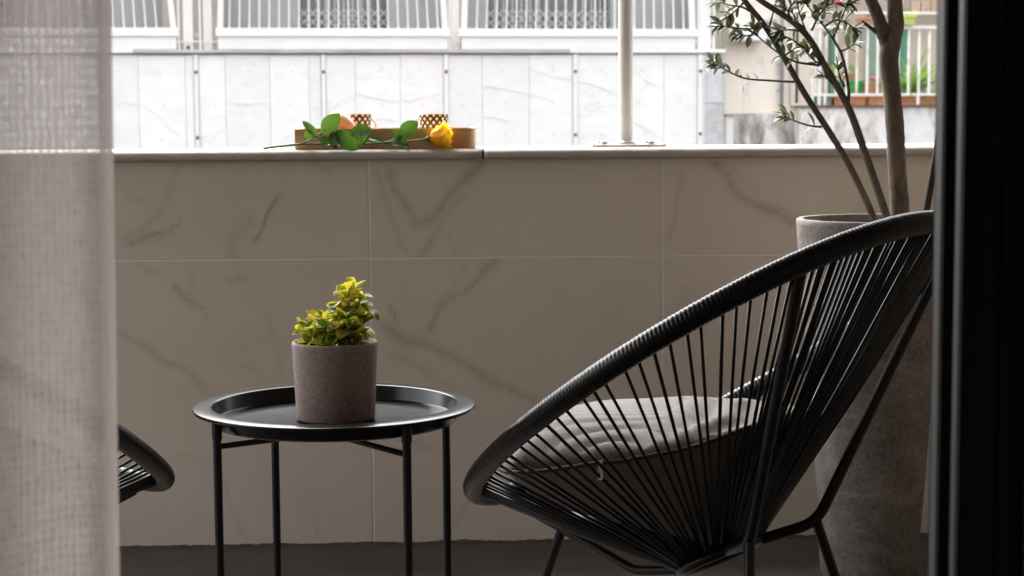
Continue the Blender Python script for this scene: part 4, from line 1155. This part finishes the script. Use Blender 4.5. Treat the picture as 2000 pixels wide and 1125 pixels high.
# railings: white frames with upright bars over a sheet metal apron, spreading a little towards the foot
def railing(b0, b1, t0, t1, bars, spread):
    """foot x range, top x range in the picture at y=0, bar positions at the foot"""
    w_ = bpart('railing', ab); o_ = -.02
    zb_, zr, za = sz_(72, o_), sz_(56, o_), sz_(97, o_)
    zt_ = zr + .78
    k = (zt_ - zr) / (sz_(0, o_) - zr)
    def xf(px, ptop): return sx_(px, o_), sx_(px, o_) + (sx_(ptop, o_) - sx_(px, o_)) * min(k, 2.2)
    G().box(sx_(b0 - 4, o_), sx_(b1 + 4, o_), o_ - .03, o_ + .02, zb_, zr, .004).build('foot_rail', MAT['white_paint'], w_)
    G().box(sx_(b0, o_), sx_(b1, o_), o_ - .012, o_ + .012, za + .002, zb_ - .001, .002).build('apron', MAT['white_paint'], w_)
    xa, xb = xf(b0, t0)[1], xf(b1, t1)[1]
    def slant(p, q, hw, name, d=.016):
        zz0, zz1 = zr - .002, zt_
        V = [(p - hw, o_ - d, zz0), (p + hw, o_ - d, zz0), (p + hw, o_ + d, zz0), (p - hw, o_ + d, zz0), (q - hw, o_ - d, zz1), (q + hw, o_ - d, zz1), (q + hw, o_ + d, zz1), (q - hw, o_ + d, zz1)]
        G().add(V, [(3, 2, 1, 0), (4, 5, 6, 7), (0, 1, 5, 4), (1, 2, 6, 5), (2, 3, 7, 6), (3, 0, 4, 7)]).build(name, MAT['white_paint'], w_)
    hw = .024
    slant(sx_(b0 + 5, o_), xa + hw, hw, 'post', .02); slant(sx_(b1 - 5, o_), xb - hw, hw, 'post', .02)
    for bx_ in bars:
        f = (bx_ - b0) / (b1 - b0); slant(sx_(bx_, o_), xa + (xb - xa) * f, .0056, 'bar', .006)
    G().box(min(xa, sx_(b0, o_)) , max(xb, sx_(b1, o_)), o_ - .025, o_ + .025, zt_ + .001, zt_ + .05, .004).build('top_rail', MAT['white_paint'], w_)
railing(-90, 346, -83, 339, [308.4 - 21.2 * k for k in range(0, 19)], 0)
railing(427, 875, 430, 871, [450 + 19.35 * k for k in range(22)], 0)
railing(902, 1357, 905, 1354, [931.8 + 19.2 * k for k in range(22)], 0)
railing(-560, -110, -555, -120, [-540 + 20 * k for k in range(22)], 0)
def up(px0, px1, o0, o1, mat='white_paint', name='post'):
    return G().box(sx_(px0, o0), sx_(px1, o0), o0, o1, sz_(98, o0), zc - .002, .004).build(name, MAT[mat], ab)
up(360, 379, .10, .24); up(399, 416, .12, .26); up(391, 394.5, .03, .05, name='awning_rod'); up(349.5, 353, .03, .05, name='awning_rod')
up(884, 898, .10, .24); up(877, 880, .03, .05, name='awning_rod'); up(1370, 1388, .10, .24); up(1392.5, 1396, .03, .05, name='awning_rod')
for a, b in ((346, 428), (873, 906), (1355, 1394)):
    G().box(sx_(a, .06), sx_(b, .06), .06, .075, sz_(82.5, .06), sz_(80.2, .06)).build('cross_rod', MAT['white_paint'], ab)
for a, b in ((320, 440), (868, 912), (1352, 1412)):
    G().box(sx_(a, .9), sx_(b, .9), .90, .94, zf, zc - .002).build('partition', MAT['recess'], ab)
G().tube([(sx_(369, .1), .085, sz_(93, .1)), (sx_(369, .1), .098, sz_(93, .1))], .018, 12).build('bolt', MAT['rust'], ab)
G().tube([(sx_(386, .3), .28, sz_(69, .3)), (sx_(386, .3), .33, sz_(69, .3))], .02, 12).build('awning_knuckle', MAT['white_paint'], ab)

# ------------------------------------------------------------------ the old plaster building to its right
P_OFF = 1.0
pb = bgroot('plaster_house', 'old beige plaster house with a stained base and drain pipes beside the marble building', 'building')
a0, a1 = sx_(1414, P_OFF), sx_(2300, P_OFF)
zb_ = sz_(222, P_OFF, 1500); zl = sz_(330, P_OFF, 1500)
aw = sx_(1582, P_OFF)
G().box(a0, aw, P_OFF, P_OFF + .3, zb_ + .002, 3.2).build('wall', MAT['beige'], pb)
G().box(a0, sx_(1562, P_OFF - .12), P_OFF - .10, P_OFF + .3, zl - 3, zb_).build('stained_base', MAT['stained'], pb)
G().box(a0, a1, P_OFF + 2.6, P_OFF + 2.9, -7, 3.2).build('inner_wall', MAT['beige_shade'], pb)
G().box(a0 - .05, a1, P_OFF + 1.2, P_OFF + 2.9, 3.202, 3.4).build('shade_roof_slab', MAT['white_paint'], pb)  # unseen overhead roof, added forward of the inner wall to shade it
BO = .75                                      # front of its balcony
G().box(sx_(1562, BO), a1, BO, BO + .16, zl - 3, sz_(209, BO, 1700)).build('balcony_front', MAT['stained_pale'], pb)
G().box(sx_(1557, BO), a1, BO - .04, BO + .2, sz_(209, BO, 1700) + .001, sz_(205.5, BO, 1700)).build('balcony_ledge', MAT['rust'], pb)
G().box(sx_(1562, BO), a1, BO + .162, P_OFF + 2.6, sz_(235, BO, 1700), sz_(209, BO, 1700) - .002).build('balcony_slab', MAT['beige'], pb)
p0, p1 = sx_(1527, P_OFF - .1), sx_(1533.5, P_OFF - .1)
G().tube([((p0 + p1) / 2, P_OFF - .05, sz_(220, P_OFF)), ((p0 + p1) / 2, P_OFF - .05, 3.1)], (p1 - p0) / 2, 12).build('drain_pipe', MAT['pipe_grey'], pb, True)
for y in (120, 175): G().box(p0 - .02, p1 + .02, P_OFF - .02, P_OFF + .002, sz_(y + 2), sz_(y)).build('pipe_clip', MAT['galv'], pb)
p0 = sx_(1563, BO); G().tube([(p0, BO + .1, sz_(205, BO)), (p0, BO + .1, 3.1)], .014, 10).build('dark_pipe', MAT['pipe_dark'], pb, True)
p0 = sx_(1548, P_OFF - .1); G().tube([(p0, P_OFF - .02, sz_(210, P_OFF)), (p0, P_OFF - .02, 3.1)], .008, 8).build('cable', MAT['beige'], pb, True)
G().box(sx_(1436, P_OFF - .3), sx_(1502, P_OFF - .3), P_OFF - .28, P_OFF - .002, sz_(79, P_OFF - .3), sz_(48, P_OFF - .3), .01).build('meter_box', MAT['white_paint'], pb)
G().tube([(sx_(1492, P_OFF - .3), P_OFF - .12, sz_(44, P_OFF)), (sx_(1524, P_OFF - .3), P_OFF - .12, sz_(40, P_OFF)), (sx_(1530, P_OFF - .3), P_OFF - .06, sz_(52, P_OFF))], .028, 10).build('elbow_pipe', MAT['cap_grey'], pb, True)
gp = bgroot('gate_pier', 'small white pier with a brown capstone against the stained wall', 'pier')
G().box(sx_(1416, .5), sx_(1430, .5), .45, .6, -7, sz_(231, .5)).build('shaft', MAT['white_paint'], gp)
G().box(sx_(1414.5, .5), sx_(1432, .5), .43, .62, sz_(231, .5) + .001, sz_(226, .5), .004).build('capstone', MAT['recess'], gp)
# railing of that balcony
rl = bpart('railing', pb); ro = BO + .05
def rbar(px, w_, y0, y1, name='bar'):
    s = sx_(px, ro); G().box(s - w_, s + w_, ro - .012, ro + .012, sz_(y1, ro, 1700), sz_(y0, ro, 1700)).build(name, MAT['rustrail'], rl)
for px in [1653 + 20.2 * k for k in range(-3, 16)]: rbar(px, .0085, 56, 183)
for px in (1611, 1793, 1975): rbar(px, .013, 187, 205, 'foot_post')
for y0, y1, d in ((50, 56, .02), (182.6, 187, .015), (23, 27.5, .05)):
    G().box(sx_(1586, ro), sx_(2100, ro), ro - d, ro + d, sz_(y1, ro, 1700), sz_(y0, ro, 1700)).build('rail', MAT['rustrail'], rl)
for px in (1586, 1600): rbar(px, .016, 27.6, 205, 'foot_post')
# things on that balcony, seen between the bars
IO = P_OFF + 2.55
dr = bpart('door', pb)
G().box(sx_(1696, IO), sx_(1722, IO), IO, IO + .04, sz_(209, IO, 1700), sz_(20, IO, 1700)).build('door_panel', MAT['green_glass'], dr)
G().box(sx_(1655, IO), sx_(1684, IO), IO, IO + .04, sz_(82, IO, 1700), sz_(58, IO, 1700)).build('window_pane', MAT['glass_dark'], dr)
G().box(sx_(1758, IO), sx_(1772, IO), IO, IO + .04, sz_(209, IO, 1700), sz_(20, IO, 1700)).build('door_panel', MAT['green_paint'], dr)
G().box(sx_(1622, IO), sx_(1634, IO), IO, IO + .04, sz_(209, IO, 1700), sz_(56, IO, 1700)).build('door_panel', MAT['green_paint'], dr)
for k in range(18):                            # ribbed sheet above
    s_ = sx_(1778, IO - .3) + k * .06
    G().box(s_, s_ + .052, IO - .3 + (.012 if k % 2 else 0), IO - .26, sz_(24, IO - .3, 1700), 2.2).build('ribbed_sheet', MAT['corrugated'], pb)
cl = bgroot('hanging_cloth', 'magenta cloth hanging above the plaster house balcony railing', 'cloth')
G().box(sx_(1625, ro + .3), sx_(1646, ro + .3), ro + .3, ro + .32, sz_(13, ro + .3, 1700), sz_(-30, ro + .3, 1700), .004).build('cloth', MAT['magenta'], cl)
zfl = sz_(209, BO, 1700)
def planter_box(px0, px1, y0, y1, off, mat, label, rim=True):
    s0, s1 = sx_(px0, off), sx_(px1, off); zt_, zb2 = sz_(y0, off, 1700), sz_(y1, off, 1700); zb2 = max(zb2, zfl - .001) if y1 > 203 else zb2
    e = bgroot('planter_box', label, 'planter', 'planters on the plaster house balcony')
    V = []; tp = .012
    for z, k in ((zb2, tp), (zt_, 0)):
        V += [(s0 + k, off + k, z), (s1 - k, off + k, z), (s1 - k, off + .2 - k, z), (s0 + k, off + .2 - k, z)]
    G().add(V, [(3, 2, 1, 0), (0, 1, 5, 4), (1, 2, 6, 5), (2, 3, 7, 6), (3, 0, 4, 7), (4, 5, 6, 7)]).build('box_body', MAT[mat], e)
    G().box(s0 - .008, s1 + .008, off - .008, off + .208, zt_ - .02, zt_ + .004, .003).build('box_rim', MAT[mat], e)
planter_box(1588, 1606, 187, 209, BO + .22, 'green_paint', 'green planter box at the corner of the plaster house balcony')
planter_box(1614, 1626, 187, 209, BO + .22, 'green_glass', 'dull green planter box next to the corner of the plaster house balcony')
planter_box(1630, 1692, 187, 209, BO + .22, 'terracotta', 'long terracotta planter box beside the dull green planter')
planter_box(1698, 1748, 187, 209, BO + .22, 'terracotta', 'terracotta planter box behind the olive trunk')
planter_box(1762, 1790, 187, 209, BO + .22, 'terracotta', 'short terracotta planter box under the bright feathery plant')
planter_box(1797, 1850, 187, 209, BO + .22, 'terracotta', 'terracotta planter box beside the dark door frame')
planter_box(1648, 1692, 158, 182, BO + .75, 'grass_green', 'bright green planter standing behind the balcony bars')
planter_box(1657, 1676, 142, 156, BO + .80, 'terracotta', 'terracotta pot with a small palm on the green planter')
planter_box(1697, 1722, 162, 182, BO + .6, 'terracotta', 'terracotta pot with pink flowers behind the balcony bars')
planter_box(1766, 1788, 30, 48, ro - .1, 'lime', 'lime coloured tub standing on the upper rail')
planter_box(1685, 1704, 34, 48, ro - .1, 'terracotta', 'terracotta tub standing on the upper rail by the trunk fork')
PM = [leaf_mesh('blade', .55, .028, c, .3, MAT['palm_leaf'], 6, .8, .4, .35, 0, i) for i, c in enumerate((.5, 1.0, 1.5))]
def bush(px, py, off, n, s, label, name='balcony_plant', el=(.5, 1.4), spread=0.0):
    s_, z_ = bl(px, py, off)
    e = bgroot(name, label, 'plant', 'plants on the plaster house balcony', s_, off, z_)
    for k in range(n):
        a = rb.uniform(0, 6.28); l_ = rb.uniform(*el)
        d = Vector((math.cos(a) * math.cos(l_), math.sin(a) * math.cos(l_), math.sin(l_)))
        d = d.normalized(); y = Vector((0, 0, 1)).cross(d).normalized(); z = d.cross(y); sc = s * rb.uniform(.6, 1.1)
        o = bpy.data.objects.new('blade', rb.choice(PM)); col.objects.link(o); o.parent = e
        m_ = Matrix((d * sc, y * sc, z * sc)).transposed().to_4x4(); m_.translation = Vector((rb.uniform(-spread, spread), rb.uniform(-.05, .05), rb.uniform(-.02, .02))); o.matrix_local = m_
bush(1780, 188, BO + .45, 70, 1.25, 'bright green feathery plant behind the railing bars')
bush(1825, 150, BO + .9, 24, .6, 'trailing green plant beside the dark door frame', el=(-.6, 1.2), spread=.1)
bush(1812, 185, BO + .55, 20, .55, 'low green plant next to the bright feathery plant', spread=.1)
bush(1667, 142, BO + .9, 16, .38, 'small palm in the terracotta pot')
bush(1670, 160, BO + .85, 30, .22, 'low green plant filling the bright green planter', el=(.2, 1.2), spread=.16)
bush(1709, 162, BO + .7, 14, .22, 'leafy plant with pink flowers in its pot', spread=.05)
bush(1625, 150, BO + .5, 26, .6, 'climbing green plant at the corner post', spread=.06)
bush(1776, 32, ro, 14, .25, 'small plant in the lime tub', el=(.2, 1.2), spread=.04)
fl = bgroot('flower_head', 'pink flower heads over the terracotta pot', 'flower')
for k in range(3):
    s_, z_ = bl(1704 + 6 * k, 153 + 3 * (k % 2), BO + .62)
    G().lathe([(0, -.02), (.02, -.015), (.03, 0), (.02, .016), (0, .022)], 8, (s_, BO + .62, z_)).build('bloom', MAT['flower'], fl, True)

for o in bpy.data.objects:                    # drop the bookkeeping marks
    for k in ('_local', '_s', '_o', '_z'):
        if k in o.keys(): del o[k]
